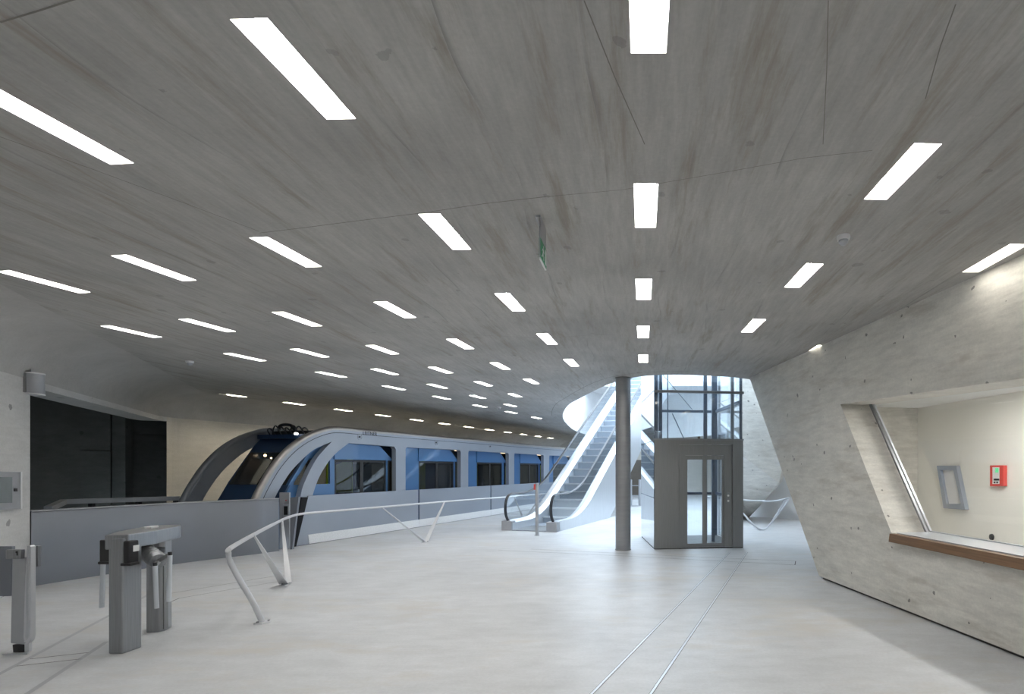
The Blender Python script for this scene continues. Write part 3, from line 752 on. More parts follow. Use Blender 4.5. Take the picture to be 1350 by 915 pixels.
# cabins
U0, U1 = -.16, -1.86
def side_panel(poly, hls, u, th, name, mat, parent):
    return holed_solid(MB(), poly, hls, lambda s, z: tw(s, z, u), TN * th).build(name, mat, parent)
def cabin(s0, s1, door0, door1, nose=False):
    c = .64
    top, hood = 2.34, 1.87
    if nose:
        fr_ = [(s0 - .17, -.1), (s0, .55), (s0 + .28, .98), (s0 + .51, 1.36), (s0 + .93, 1.94), (s0 + 1.11, 2.18), (s0 + 1.26, top)]
    else: fr_ = [(s0, -.1), (s0, top)]
    poly = [(s1 - .12, -.1)] + fr_ + [(s1 - c, top), (s1, hood), (s1 - .12, hood)]
    poly = poly[:]
    hl = [[(door0, .30), (door0, hood), (door1, hood), (door1, .30)]]
    if nose:
        hl.append([(s0 + .62, 1.36), (s0 + 1.0, 1.88), (door0 - .13, 1.88), (door0 - .13, 1.30), (s0 + .60, 1.30)])
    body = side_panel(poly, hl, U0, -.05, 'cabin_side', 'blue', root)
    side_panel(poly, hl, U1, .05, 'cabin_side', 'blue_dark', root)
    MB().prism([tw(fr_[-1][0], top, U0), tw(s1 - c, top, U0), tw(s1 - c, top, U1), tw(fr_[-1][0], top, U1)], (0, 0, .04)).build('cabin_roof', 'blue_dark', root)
    MB().prism([tw(fr_[0][0], -.1, U0), tw(s1 - .12, -.1, U0), tw(s1 - .12, -.1, U1), tw(fr_[0][0], -.1, U1)], (0, 0, .3)).build('cabin_floor', 'black', root)
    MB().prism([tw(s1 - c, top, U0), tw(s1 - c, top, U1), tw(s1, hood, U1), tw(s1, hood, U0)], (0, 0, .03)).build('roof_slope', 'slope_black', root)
    MB().prism([tw(door0 - .03, hood, U0), tw(door0 - .03, top, U0), tw(s1 - c, top, U0), tw(s1, hood, U0)], TN * .03).build('hood', 'blue', root, bevel=.006)
    mid = (door0 + door1) / 2
    for u in (U0 - .02, U1 + .02):
        for a_, b_ in ((door0, mid), (mid, door1)):
            d_ = MB()
            for x_ in (a_ + .025, b_ - .025): d_.bar(tw(x_, .30, u), tw(x_, hood, u), .05, .03, up=TN)
            for z_ in (.33, hood - .03): d_.bar(tw(a_, z_, u), tw(b_, z_, u), .03, .05)
            door = d_.build('cabin_door', 'black', root)
            MB().prism([tw(a_ + .04, .34, u), tw(b_ - .04, .34, u), tw(b_ - .04, hood - .04, u), tw(a_ + .04, hood - .04, u)], TN * .006).build('pane', 'glass_tint', door)
    # uphill end frame: dark posts and cross beams
    ef = MB()
    for u in (U0 - .03, U1 + .03): ef.bar(tw(s1 - .16, 0, u), tw(s1 - .16, hood, u), .06, .08, up=TN)
    ef.bar(tw(s1 - .16, hood - .05, U0), tw(s1 - .16, hood - .05, U1), .06, .1)
    ef.bar(tw(s1 - .16, .9, U0), tw(s1 - .16, .9, U1), .04, .06)
    ef.build('end_frame', 'black', root)
    MB().bar(tw((s0 + s1) / 2 - .5, top - .06, -1.0), tw((s0 + s1) / 2 + .5, top - .06, -1.0), .12, .03).build('cabin_lamp', 'cab_strip', root)
    MB().tube([tw(door0 + .18, .25, -.55), tw(door0 + .18, top, -.55)], .025, 8).build('grab_pole', 'lime', root)
    MB().prism([tw(s1 - .3, 1.0, -1.2), tw(s1 - .3, 1.95, -1.2), tw(s1 - .3, 1.75, -1.72), tw(s1 - .3, 1.0, -1.72)], TD * .03).build('end_screen', 'lime', root)
    st = MB()
    st.prism([tw(s0 + .5, .2, U1 + .1), tw(s1 - .4, .2, U1 + .1), tw(s1 - .4, .62, U1 + .1), tw(s0 + .5, .62, U1 + .1)], TN * .38)
    st.build('bench', 'silver_dark', root)
c1_end = tsz(517.5, 0, U0)[0]
cabin(11.52, c1_end, tsz(441, 0, U0)[0], tsz(509, 0, U0)[0], True)
for i, (a_, b_) in enumerate(spans):
    w = (spans[0][0], spans[0][1])
    e0_ = tsz(604.5, 0, U0)[0] - spans[0][1]; d0 = tsz(552, 0, U0)[0] - spans[0][0]; d1_ = tsz(598, 0, U0)[0] - spans[0][0]
    cabin(a_ - .18, b_ + e0_, a_ + d0, a_ + d1_)
# nose: windscreen, blue apron, side post, lintel, roof gear
def nose(z):
    tb = [(-.1, 11.35), (.55, 11.52), (.98, 11.80), (1.36, 12.03), (1.94, 12.45), (2.18, 12.63), (2.34, 12.78)]
    for (z0, s0), (z1, s1) in zip(tb[:-1], tb[1:]):
        if z <= z1: return s0 + (s1 - s0) * (z - z0) / (z1 - z0)
    return tb[-1][1]
def nose_strip(z0, z1, u0, u1, th, name, mat, parent=root):
    zs_ = [z0 + (z1 - z0) * k / 5 for k in range(6)]
    r0 = [[tw(nose(z), z, u) for z in zs_] for u in (u0, u1)]
    r1 = [[v + TD * th for v in r] for r in r0]
    m_ = MB().grid(r0).grid(r1)
    m_.grid([r0[0], r1[0]]).grid([r0[1], r1[1]])
    m_.add([r0[0][0], r0[1][0], r1[1][0], r1[0][0]], [(0, 1, 2, 3)]).add([r0[0][-1], r0[1][-1], r1[1][-1], r1[0][-1]], [(0, 1, 2, 3)])
    return m_.build(name, mat, parent)
nose_strip(-.1, 1.30, U0, U1, .05, 'nose_apron', 'blue_dark')
nose_strip(2.02, 2.34, U0, U1, .05, 'nose_lintel', 'blue_dark')
wsn = nose_strip(1.30, 2.02, U0 - .06, U1 + .06, .012, 'windscreen', 'glass_tint')
for u in (U0 - .04, -1.0, U1 + .04):
    nose_strip(1.28, 2.04, u - .035, u + .035, .05, 'windscreen_post', 'blue' if u > -.5 else 'black')
MB().bar(tw(nose(1.32) - .012, 1.32, -.75), tw(nose(1.7) - .012, 1.7, -.95), .02, .015).build('wiper', 'black', root)
MB().bar(tw(12.75, 2.39, U0 - .05), tw(12.75, 2.39, U1 + .05), .16, .09).build('roof_beam', 'blue_dark', root)
MB().bar(tw(12.98, 2.46, U0 - .25), tw(12.98, 2.46, U1 + .25), .22, .14).build('roof_box', 'black', root)
for k in range(7):
    u0 = -.45 - k * .17; pts = [tw(12.86, 2.40, u0), tw(12.78, 2.58 + .03 * (k % 3), u0 - .08), tw(12.86, 2.56 + .02 * (k % 2), u0 - .26), tw(12.96, 2.44, u0 - .3 - .04 * (k % 3))]
    MB().tube(catmull(pts, 5), .016, 7).build('cable', 'rubber', root, smooth=True)
MB().tube(catmull([tw(12.91, 2.5, -.95), tw(12.86, 2.66, -1.05), tw(12.86, 2.66, -1.35), tw(12.91, 2.55, -1.45)], 6), .035, 8).build('cable', 'rubber', root, smooth=True)
MB().tube([tw(12.64, 2.44, -.62), tw(12.58, 2.44, -.62)], .03, 12).build('roof_lamp', emit('roof_lamp', (1, 1, 1), 3.0), root)
for px_, py_, r in ((349.5, 600.5, .030), (357.5, 604, .018)):
    MB().lathe([(.001, -r), (r * .8, -r * .6), (r, 0), (r * .8, r * .6), (.001, r)], onplane(px_, py_, tw(12.75, 0), TD), 12).build('cab_spotlight', 'cab_lamp', root)
MB().box(0, 0.001, 0, 0.001, 0, 0.001) 
# roof skin between the frames behind the first cabin
MB().prism([tw(13.2, 2.50, -.1), tw(S_END - .5, 2.50, -.1), tw(S_END - .5, 2.50, -1.92), tw(13.2, 2.50, -1.92)], (0, 0, .05)).build('roof_skin', 'silver_dark', root)
MB().prism([tw(12.9, -.45, -.2), tw(S_END - .3, -.45, -.2), tw(S_END - .3, -.45, -1.82), tw(12.9, -.45, -1.82)], (0, 0, .34)).build('chassis', 'black', root)
MB().prism([tw(10.95, -.45, -.3), tw(12.9, -.45, -.3), tw(12.9, -.45, -1.7), tw(10.95, -.45, -1.7)], (0, 0, .3)).build('chassis', 'black', root)
for s_ in (11.6, 16.0, 21.0, 27.0, 31.5):
    for u in (-.35, -1.67):
        MB().tube([tw(s_, -.58, u - .06), tw(s_, -.58, u + .06)], .3, 20).build('wheel', 'steel_dark', root)

# ---------------------------------------------------------------- round column
cp = G(821.5, 726); cp = P(821.5, 726, cp.y + .12)
col = thing('round_column', (cp.x, cp.y, 0), 'slim round dark grey steel column in front of the escalator', 'column')
MB().lathe([(.155, 0.0), (.155, ZC)], (cp.x, cp.y, 0), 40).build('shaft', 'column', col, smooth=True)
MB().lathe([(.165, 0.0), (.165, .015), (.156, .02)], (cp.x, cp.y, 0), 40).build('base_ring', 'steel_dark', col, smooth=True)
MB().lathe([(.17, ZC - .02), (.17, ZC)], (cp.x, cp.y, 0), 40).build('head_plate', 'steel_dark', col)

# ---------------------------------------------------------------- escalator
EO = Vector((-2.985, 14.46, 0)); ER = -math.asin(0.2597)
esc = thing('escalator', EO, 'bright metal escalator with glass balustrades rising through the oval well', 'escalator', rz=ER)
TAN = 0.60; SB = 1.75; ZT_ = 6.3; ST = SB + ZT_ / TAN; SE = ST + 2.2
def line_at(s, z0):
    r = .9
    if s < SB: z = 0
    elif s > ST: z = ZT_
    else: z = (s - SB) * TAN
    for b_, sg in ((SB, 1), (ST, -1)):
        if abs(s - b_) < r: 
            t = (s - b_ + r) / (2 * r)
            z = sg * TAN * r * t * t + (0 if sg > 0 else ZT_ - TAN * 2 * r * 0) if sg > 0 else ZT_ - TAN * r * (1 - t) ** 2
    return z + z0
ss = [0, .3, .6] + [.85 + .15 * k for k in range(13)] + [3.2, 5, 7, 9, 10.5] + [ST - .95 + .15 * k for k in range(14)] + [SE]
ss = sorted(set(round(x, 3) for x in ss))
def under(s): return max(-0.0, (s - 4.3) * TAN * 1.0)
su = [x for x in ss if x >= 4.3]
for sg in (-1, 1):
    xi, xo, xg = sg * .50, sg * .80, sg * .655
    topl = [(s, line_at(s, .26)) for s in ss]
    botl = [(s, min(under(s), line_at(s, -.6) if s > ST - 1 else 99)) for s in ([SE, ST, 9, 7, 5, 4.3, 0])]
    poly = topl + botl
    cl = MB().prism([Vector((xo, s, z)) for s, z in poly], (-sg * .02, 0, 0)).build('side_cladding', 'alu', esc, local=True)
    # inner skirt
    sk = [(s, line_at(s, .20)) for s in ss] + [(s, line_at(s, -.45) if s > 1 else -0.0) for s in reversed(ss)]
    sk = [(s, max(z, 0.0)) for s, z in sk]
    MB().grid([[Vector((xi, s, line_at(s, .20))) for s in ss], [Vector((xi, s, max(line_at(s, -.35), 0))) for s in ss]]).build('skirt', 'alu', esc, local=True, solid=.01)
    # decks: wide sloping inner deck and narrow outer deck
    MB().grid([[Vector((xi, s, line_at(s, .20))) for s in ss], [Vector((xg, s, line_at(s, .27))) for s in ss], [Vector((xo, s, line_at(s, .262))) for s in ss]]).build('deck', 'alu', esc, local=True, solid=.012)
    MB().box(min(xi, xo), max(xi, xo), -.06, .16, 0, .255).build('newel_base', 'grey_paint', esc, local=True, bevel=.01)
    # glass panels, split by joints
    cuts = [.12, 1.3, 2.6, 4.2, 5.8, 7.4, 9.0, 10.6, ST - .3, SE]
    for a_, b_ in zip(cuts[:-1], cuts[1:]):
        q = [a_ + .006] + [x for x in ss if a_ + .05 < x < b_ - .05] + [b_ - .006]
        bot = [Vector((xg, s, line_at(s, .25))) for s in q]; top_ = [Vector((xg, s, line_at(s, .95))) for s in q]
        if a_ == .12:
            bul = [Vector((xg, .12 - .20 * math.sin(math.pi * t), .26 + .69 * t)) for t in (.85, .7, .5, .3, .15)]
            pts = bot + list(reversed(top_)) + bul
        else: pts = bot + list(reversed(top_))
        MB().prism(pts, (.010, 0, 0)).build('glass_panel', 'glass', esc, local=True)
    hp_ = [Vector((xg + .005, .14, .20)), Vector((xg + .005, .02, .27)), Vector((xg + .005, -.09, .42)), Vector((xg + .005, -.12, .60)), Vector((xg + .005, -.08, .79)), Vector((xg + .005, .03, .92)), Vector((xg + .005, .22, .97))]
    hp_ = catmull(hp_, 3) + [Vector((xg + .005, s, line_at(s, .97))) for s in ss if s > .35]
    mbh = MB()
    rows = []
    for i, p in enumerate(hp_):
        t = (hp_[min(i + 1, len(hp_) - 1)] - hp_[max(i - 1, 0)]).normalized(); n = Vector((1, 0, 0)).cross(t)
        if n.z < 0 and i > 12: n = -n
        rows.append([p + Vector((math.cos(k * math.pi / 4) * .042, 0, 0)) + n * (math.sin(k * math.pi / 4) * .028) for k in range(8)])
    mbh.grid(rows, True).build('handrail', 'rubber', esc, local=True, smooth=True)
# underside
ul = [(s, under(s)) for s in (4.3, 5, 7, 9, ST, SE)]
ul = [(s, min(z, ZT_ - .6) if s >= ST else z) for s, z in ul]
MB().grid([[Vector((-.79, s, z + .01)) for s, z in ul], [Vector((.79, s, z + .01)) for s, z in ul]]).build('underside', 'alu', esc, local=True, solid=.01)
MB().box(-.5, .5, -.05, 1.05, 0, .02).build('comb_plate', 'steel', esc, local=True)
stp = None
n = 0; s_ = 1.05
sm_ = MB().box(-.485, .485, 0, .41, -.035, 0).box(-.485, .485, .0, .02, -.24, -.03)
while s_ < ST + .3:
    z = line_at(s_ + .1, 0.02)
    z = max(.02, round((z - .02) / .24) * .24 + .02) if SB < s_ < ST else z
    if stp is None:
        stp = sm_.build('step', 'step', esc, local=True); o = stp
        nos = MB().box(-.485, .485, -.006, .05, -.03, .004).build('nosing', 'alu', stp, local=True)
    else:
        o = stp.copy(); COL.objects.link(o); o.parent = esc
        nc = nos.copy(); COL.objects.link(nc); nc.parent = o
    zz_ = max(0.03, (s_ + .2 - SB) * TAN + .03) if s_ > SB - .4 else .03
    o.location = (0, s_, min(zz_, ZT_ + .02)); s_ += .4; n += 1
for k in range(9):
    MB().tube([Vector((.51, 2.2 + k * 1.2, line_at(2.2 + k * 1.2, .10))), Vector((.49, 2.2 + k * 1.2, line_at(2.2 + k * 1.2, .10)))], .02, 8).build('skirt_bolt', 'steel', esc, local=True)
# upper landing
far = [p for p in oval if p[1] > 28.6]
struct(MB().prism([Vector((x, y, ZT_ - .25)) for x, y in far], (0, 0, .25)).build('floor_upper', 'white_wall'), 'upper landing floor at the head of the escalator', 'floor')

# bollard beside the escalator
bo = thing('bollard', G(708, 706), 'slim steel post with red marker in front of the escalator', 'bollard')
g = G(708, 706)
MB().lathe([(.045, 0), (.045, 1.27), (.040, 1.285)], (g.x, g.y, 0), 18).build('shaft', 'grey_paint', bo, smooth=True)
MB().box(g.x - .075, g.x - .03, g.y - .04, g.y + .04, 1.13, 1.27).build('marker', 'red', bo, bevel=.004)
MB().lathe([(.065, 0), (.065, .01)], (g.x, g.y, 0), 18).build('base_plate', 'steel', bo)

# ---------------------------------------------------------------- glass lift
LO = Vector((.248, 11.15, 0)); LR = math.atan2(.128, 1.0)
lift = thing('lift', LO, 'glass lift shaft with dark steel portal and glazed double door', 'lift', rz=LR)
W_, D_ = 1.87, 2.10; ZP = 2.24; ZB = 3.21; ZTOP = 7.0
def B(name, mat, *a_, parent=lift, bevel=0.0): return MB().box(*a_).build(name, mat, parent, local=True, bevel=bevel)
B('plinth', 'black', .0, W_, .02, D_, 0, .02)
B('portal_panel', 'steel_dark', 0, .51, 0, .06, .015, ZP, bevel=.003)
B('portal_post', 'steel_dark', W_ - .225, W_, 0, .12, .015, ZP, bevel=.003)
B('portal_lintel', 'steel_dark', .51, W_ - .225, 0, .10, 2.155, ZP, bevel=.003)
B('door_header', 'steel_dark', .513, W_ - .23, .05, .12, 1.93, 2.15)
B('door_jamb', 'steel_dark', .513, .65, .05, .12, .015, 1.93)
jm = B('door_jamb', 'steel_dark', 1.475, W_ - .23, .05, .12, .015, 1.93)
B('threshold', 'steel', .51, W_ - .225, .03, .12, .0, .03)
cpn = B('call_panel', 'steel', 1.515, 1.60, .035, .05, .93, 1.16, parent=jm, bevel=.003)
for z_ in (.98, 1.09): MB().tube([Vector((1.557, .035, z_)), Vector((1.557, .026, z_))], .022, 12).build('call_button', 'white', jm, local=True)
for x0_, x1_ in ((.652, 1.062), (1.064, 1.473)):
    d_ = MB()
    d_.box(x0_, x0_ + .045, .07, .105, .03, 1.925).box(x1_ - .045, x1_, .07, .105, .03, 1.925).box(x0_ + .045, x1_ - .045, .07, .105, 1.84, 1.925).box(x0_ + .045, x1_ - .045, .07, .105, .03, .10)
    dr = d_.build('door_leaf', 'steel_dark', lift, local=True)
    B('pane', 'glass', x0_ + .046, x1_ - .046, .083, .091, .101, 1.839, parent=dr)
# shaft frame
for x_, y_, w_ in ((.04, .05, .07), (W_ - .04, .05, .05), (.04, D_ - .04, .06), (W_ - .04, D_ - .04, .06)):
    z0_ = ZP if y_ < .1 else 0.02
    B('corner_post', 'frame_blue', x_ - w_ / 2, x_ + w_ / 2, y_ - w_ / 2, y_ + w_ / 2, z0_, ZTOP)
B('guide_rail', 'frame_blue', .145, .215, .35, .42, .02, ZTOP)
B('guide_rail', 'frame_blue', 1.27, 1.35, 1.0, 1.06, .02, ZTOP)
B('guide_rail', 'frame_blue', 1.44, 1.50, .9, .98, .02, ZTOP)
B('guide_rail', 'steel', 1.70, 1.76, .3, .36, .02, ZTOP)
B('mullion', 'frame_blue', .62, .645, D_ - .05, D_ - .02, 1.2, ZTOP)
for z_ in (1.02, 3.02, 5.0):
    B('cross_beam', 'frame_blue', .05, W_ - .05, D_ - .07, D_ - .02, z_, z_ + .06)
    B('cross_beam', 'frame_blue', W_ - .07, W_ - .02, .1, D_ - .1, z_, z_ + .06)
B('portal_cap', 'steel', -.01, W_ + .01, -.015, .10, ZP, ZP + .03)
B('transom', 'steel_dark', -.01, W_ + .01, -.015, .06, ZB, ZB + .05)
for x0_, x1_ in ((.02, W_ - .17), (W_ - .15, W_ - .02)):
    for z0_, z1_ in ((ZP + .035, ZB - .005), (ZB + .055, 5.0), (5.01, ZTOP)):
        B('front_pane', 'glass_shaft', x0_, x1_, .005, .017, z0_, z1_)
for z0_, z1_ in ((.03, 1.05), (1.06, 2.22), (2.23, ZB + .03), (ZB + .04, 5.0), (5.01, ZTOP)):
    B('side_pane', 'glass_shaft', -.012, 0, .02, D_, z0_, z1_)
    B('side_pane', 'glass_shaft', W_, W_ + .012, .13, D_, z0_, z1_)
    B('back_pane', 'glass', .01, W_ - .01, D_ + .0, D_ + .012, z0_, z1_)
for z_ in (1.05, 2.22, ZB + .03): B('pane_joint', 'frame_blue', -.016, -.0, 0.02, D_, z_, z_ + .012)
MB().tube([Vector((.75, D_ - .01, 3.0)), Vector((1.1, D_ - .01, 2.25))], .012, 6).tube([Vector((.2, D_ - .01, 4.3)), Vector((1.25, D_ - .01, 3.1))], .008, 6).build('brace', 'frame_blue', lift, local=True)
B('latch', 'brown_door', .90, .945, -.02, .0, ZP + .03, ZP + .075)

# ---------------------------------------------------------------- bent tube handrails
ZR = .83
rail = thing('zigzag_handrail', G(350, 823), 'bent pale tube handrail with V supports sweeping towards the escalator', 'handrail')
foot1 = G(346, 821)
path = [foot1 + Vector((0, 0, .0))] + [P(334, 795, 5.79), P(318, 768, 5.76), P(308, 750, 5.72), P(302.5, 738, 5.68), P(301.5, 729, 5.65)]
rl = [G(304, 722.5, ZR), G(334, 705, ZR), G(362, 690.5, ZR), G(379, 682.5, ZR), G(395, 678, ZR), G(420, 675.5, ZR), G(480, 670.5, ZR), G(590, 661.2, ZR), G(660, 656, ZR), G(720, 651, ZR)]
path = catmull(path + rl, 5)
MB().tube(path, .024, 12, rs=[.028 if i < 20 else (.024 if i < 40 else .022) for i in range(len(path))]).build('rail', 'tube', rail, smooth=True)
def blade(parent, foot, tp, w0, w1, lean=(1, 0, 0)):
    ax = (tp - foot).normalized(); sd = Vector(lean) - ax * Vector(lean).dot(ax); sd.normalize(); nn = ax.cross(sd)
    th = .012
    vs = [foot - sd * w0 / 2, foot + sd * w0 / 2, tp + sd * w1 / 2, tp - sd * w1 / 2]
    MB().prism([v - nn * th / 2 for v in vs], nn * th).build('support_leg', 'tube', parent)
def plate(parent, c_, r=.07, ang=0.3):
    m_ = MB().lathe([(r, 0), (r, .012), (r * .9, .014)], (c_.x, c_.y, 0.0), 6).build('foot_plate', 'tube', parent)
    for k in range(3):
        a_ = ang + k * 2.1; MB().lathe([(.012, .012), (.012, .03)], (c_.x + r * .7 * math.cos(a_), c_.y + r * .7 * math.sin(a_), 0), 8).build('bolt', 'steel', m_)
plate(rail, foot1, .085)
f2 = G(376, 771)
blade(rail, f2 + Vector((-.02, 0, .01)), G(335, 706, ZR), .125, .02); blade(rail, f2 + Vector((.03, .03, .01)), G(372, 686.5, ZR), .085, .022); plate(rail, f2, .075)
f3 = G(560, 715)
blade(rail, f3 + Vector((0, 0, .01)), G(503, 668.6, ZR), .05, .022); blade(rail, f3 + Vector((.02, .02, .01)), G(586, 662, ZR), .10, .03); plate(rail, f3, .085)
f4 = G(690, 685)
blade(rail, f4 + Vector((0, 0, .01)), G(678, 655, ZR), .06, .03); blade(rail, f4 + Vector((.05, .02, .01)), G(715, 651.5, ZR), .06, .03); plate(rail, f4, .085)
r2 = thing('zigzag_handrail', G(1004, 699), 'bent pale tube handrail to the right of the lift', 'handrail')
Yr = G(1004, 699).y
MB().tube(catmull([P(930, 655, Yr + .3), P(978, 659.3, Yr), P(1005, 660.5, Yr - .05), P(1022, 660.5, Yr - .1), P(1034, 658, Yr - .1), P(1040, 656.8, Yr - .05), P(1036, 664, Yr + .15), P(1018, 688, Yr + 1.0)], 4), .022, 10).build('rail', 'tube', r2, smooth=True)
MB().tube(catmull([P(962, 655, Yr + .5), P(981, 678.5, Yr + .2), P(996, 694, Yr), P(1003, 698, Yr), P(1011, 696, Yr), P(1021, 683, Yr - .03), P(1035, 659.5, Yr - .08)], 4), .022, 10).build('support_leg', 'tube', r2, smooth=True)

# ---------------------------------------------------------------- turnstile
tsn = thing('turnstile', Vector((-4.80, 5.2, 0)), 'brushed steel tripod turnstile with two legs on the left', 'turnstile')
zt = 1.06
MB().box(-4.755, -4.627, 4.86, 5.05, 0, 1.03).build('leg', 'steel', tsn, bevel=.012)
MB().box(-4.79, -4.757, 4.90, 5.03, .27, .80).build('leg_cover', 'steel_dark', tsn, bevel=.006)
MB().prism([Vector((-4.99, 5.49, 0)), Vector((-4.885, 5.52, 0)), Vector((-4.865, 5.57, 0)), Vector((-4.91, 5.70, 0)), Vector((-5.08, 5.66, 0))], (0, 0, .95)).build('leg', 'steel', tsn, bevel=.008)
MB().box(-4.88, -4.862, 5.55, 5.60, .02, .78).build('leg_cover', 'steel_dark', tsn)
# head: long rounded cap
a_, b_ = Vector((-4.70, 4.90, 0)), Vector((-4.955, 5.66, 0)); ax = (b_ - a_).normalized(); sd = Vector((ax.y, -ax.x, 0))
cap = []
for k in range(9):
    t = -math.pi / 2 + math.pi * k / 8; cap.append(b_ + ax * (.13 * math.cos(t) - .05) + sd * (-.145 * math.sin(t)))
prof = [a_ - ax * .03 + sd * -.085, a_ - ax * .03 + sd * .085] + [a_ + ax * .3 + sd * .15] + list(reversed([c_ for c_ in cap])) [0:0] + [b_ + ax * -.05 + sd * .155, b_ + ax * .06 + sd * .12, b_ + ax * .11 + sd * .03, b_ + ax * .11 - sd * .03, b_ + ax * .06 - sd * .12, b_ + ax * -.05 - sd * .155, a_ + ax * .3 - sd * .15]
head = MB().prism([p + Vector((0, 0, zt - .13)) for p in prof], (0, 0, .13)).build('head', 'steel', tsn, bevel=.01)
MB().prism([a_ * .5 + b_ * .5 + sd * i * .03 + ax * j + Vector((0, 0, zt)) for i, j in ((-1, .08), (1, .08), (1, .22), (-1, .22))], (0, 0, .02)).build('top_reader', 'white', head, bevel=.004)
def pbox(x0, x1, y0, y1, Y0, Y1, name, mat, parent=tsn, bevel=.008):
    p, q = P(x0, y1, Y0), P(x1, y0, Y0)
    return MB().box(p.x, q.x, Y0, Y1, p.z, q.z).build(name, mat, parent, bevel=bevel)
MB().box(-4.955, -4.77, 4.98, 5.04, .80, 1.0).build('reader_box', 'black', tsn, bevel=.01)
MB().box(-4.95, -4.77, 4.96, 5.03, .78, .805).build('reader_lip', 'black', tsn, bevel=.006)
rb = MB().box(-4.63, -4.575, 4.865, 4.965, .80, 1.005).build('reader_box', 'black', tsn, bevel=.012)
MB().box(-4.576, -4.572, 4.905, 4.963, .905, .96).build('label_plate', 'white', rb)
MB().box(-4.64, -4.555, 4.85, 4.95, .785, .81).build('reader_lip', 'black', tsn, bevel=.006)
MB().lathe([(.001, -.02), (.15, -.02), (.17, .0), (.17, .04)], P(187, 727, 5.25) + Vector((0, 0, -.02)), 20).build('head_bowl', 'black', tsn, smooth=True)
h0, h1 = P(193, 727, 5.22), P(209, 740, 5.06)
dh = (h1 - h0).normalized()
MB().tube([h0, h0.lerp(h1, .9), h1], .075, 22, rs=[.072, .075, .066]).build('hub', 'steel', tsn, smooth=True)
for k in range(4):
    c_ = h0.lerp(h1, .25 + .18 * k); MB().tube([c_ - dh * .003, c_ + dh * .003], .0765, 22).build('hub_ring', 'steel_dark', tsn, smooth=True)
def arm(x, y0, y1, Y, x1=None):
    p, q = P(x, y0, Y), P(x1 or x, y1, Y)
    MB().tube([p + Vector((0, 0, .03)), p], .016, 10).build('arm_joint', 'black', tsn)
    MB().tube([p, q], .019, 12).build('arm', 'alu', tsn, smooth=True)
arm(204.5, 746, 802, 5.0, 206.5); arm(224, 732, 793, 5.06, 222.5); arm(136, 742, 801, 5.08, 134)
MB().bar(h1, P(224, 731, 5.06), .03, .03).build('arm_bracket', 'steel_dark', tsn)
MB().bar(h1, P(204.5, 745, 5.0), .03, .03).build('arm_bracket', 'steel_dark', tsn)

# ---------------------------------------------------------------- swing gate post
gp = thing('gate_post', G(27, 863), 'folded grey steel gate post with lock box at the left edge', 'gate post')
Yg = 4.87
def gpoly(px, th, name, mat, parent=gp, Y=Yg, bevel=.005):
    return MB().prism([P(x, y, Y) for x, y in px], (0, th, 0)).build(name, mat, parent, bevel=bevel)
gpoly([(16.5, 735), (34, 735), (32, 850), (14, 848)], .02, 'post_plate', 'grey_paint')
loop_o = [(36, 720), (38.5, 719), (40.5, 721), (40.5, 838), (39, 845), (35.5, 848), (32, 847), (31, 840), (33.5, 760)]
gp2 = [(37.3, 723), (37.8, 723), (37.5, 838), (36.6, 843), (34.5, 844.5), (33.2, 842), (34.6, 765)]
holed_solid(MB(), loop_o, [gp2], lambda x, y: P(x, y, Yg - .01), (0, .04, 0)).build('folded_band', 'tube', gp)
lk = gpoly([(14, 724), (33.5, 724), (33, 736), (14, 736)], -.04, 'lock_box', 'steel', Y=Yg + .0)
def disc(px, py, r, Y, name, mat, parent): MB().lathe([(.001, -.004), (r, -.003), (r, 0)], P(px, py, Y), 12, 'y').build(name, mat, parent)
disc(22.3, 728, .010, Yg - .04, 'keyhole', 'black', lk)
pbox(21.6, 23.0, 729, 732.5, Yg - .043, Yg - .04, 'keyhole', 'black', lk, 0)
gpoly([(41, 720), (50, 719.5), (50.5, 747), (41, 749)], .03, 'latch_plate', 'steel', Y=Yg + .06)
gpoly([(16, 850), (31, 850), (31, 861), (17, 861)], .03, 'foot_block', 'black', Y=Yg + .0)
gpoly([(32, 848), (38, 848), (38, 859), (32, 860)], .03, 'foot_block', 'tube', Y=Yg)
pl = G(3, 864), G(36, 863), G(40, 858), G(14, 858)
MB().prism(pl, (0, 0, .012)).build('base_plate', 'tube', gp)
gt = thing('gate_leaf', P(-40, 790, Yg + .05), 'flat grey gate panel cut by the left edge of the picture', 'gate')
MB().prism([P(-70, 721, Yg + .06), P(15.5, 720.5, Yg + .06), P(14.5, 786, Yg + .06), P(-70, 789, Yg + .06)], (0, .03, 0)).build('panel', 'barrier', gt, bevel=.004)
gx = P(-75, 700, Yg + .07).x
MB().box(gx - .05, gx, Yg + .05, Yg + .11, 0, 1.02).build('hinge_post', 'grey_paint', gt)

# ---------------------------------------------------------------- things on walls and ceiling
wn1 = -wo
def wl1(px, py): return onplane(px, py, W1b, wn1)
q = [wl1(*p) for p in ((-22, 621), (20.5, 622.5), (20.5, 671), (-22, 673))]
wp = thing('wall_cabinet', (q[0] + q[2]) / 2, 'flat grey wall cabinet with glazed door on the left pier', 'cabinet')
MB().prism([v + wn1 * .002 for v in q], wn1 * .05).build('casing', 'grey_paint', wp, bevel=.004)
q = [wl1(*p) for p in ((-20, 629), (8, 629), (8, 663), (-20, 664))]
MB().prism([v + wn1 * .053 for v in q], wn1 * .004).build('window', 'screen', wp)
q = [wl1(*p) for p in ((10.5, 644), (14.2, 644), (14.2, 648), (10.5, 648))]
MB().prism([v + wn1 * .053 for v in q], wn1 * .01).build('lock', 'black', wp)
q = [wl1(*p) for p in ((19.5, 622), (21.5, 622), (21.5, 671), (19.5, 671))]
MB().prism([v + wn1 * .002 for v in q], wn1 * .055).build('edge_trim', 'white', wp)
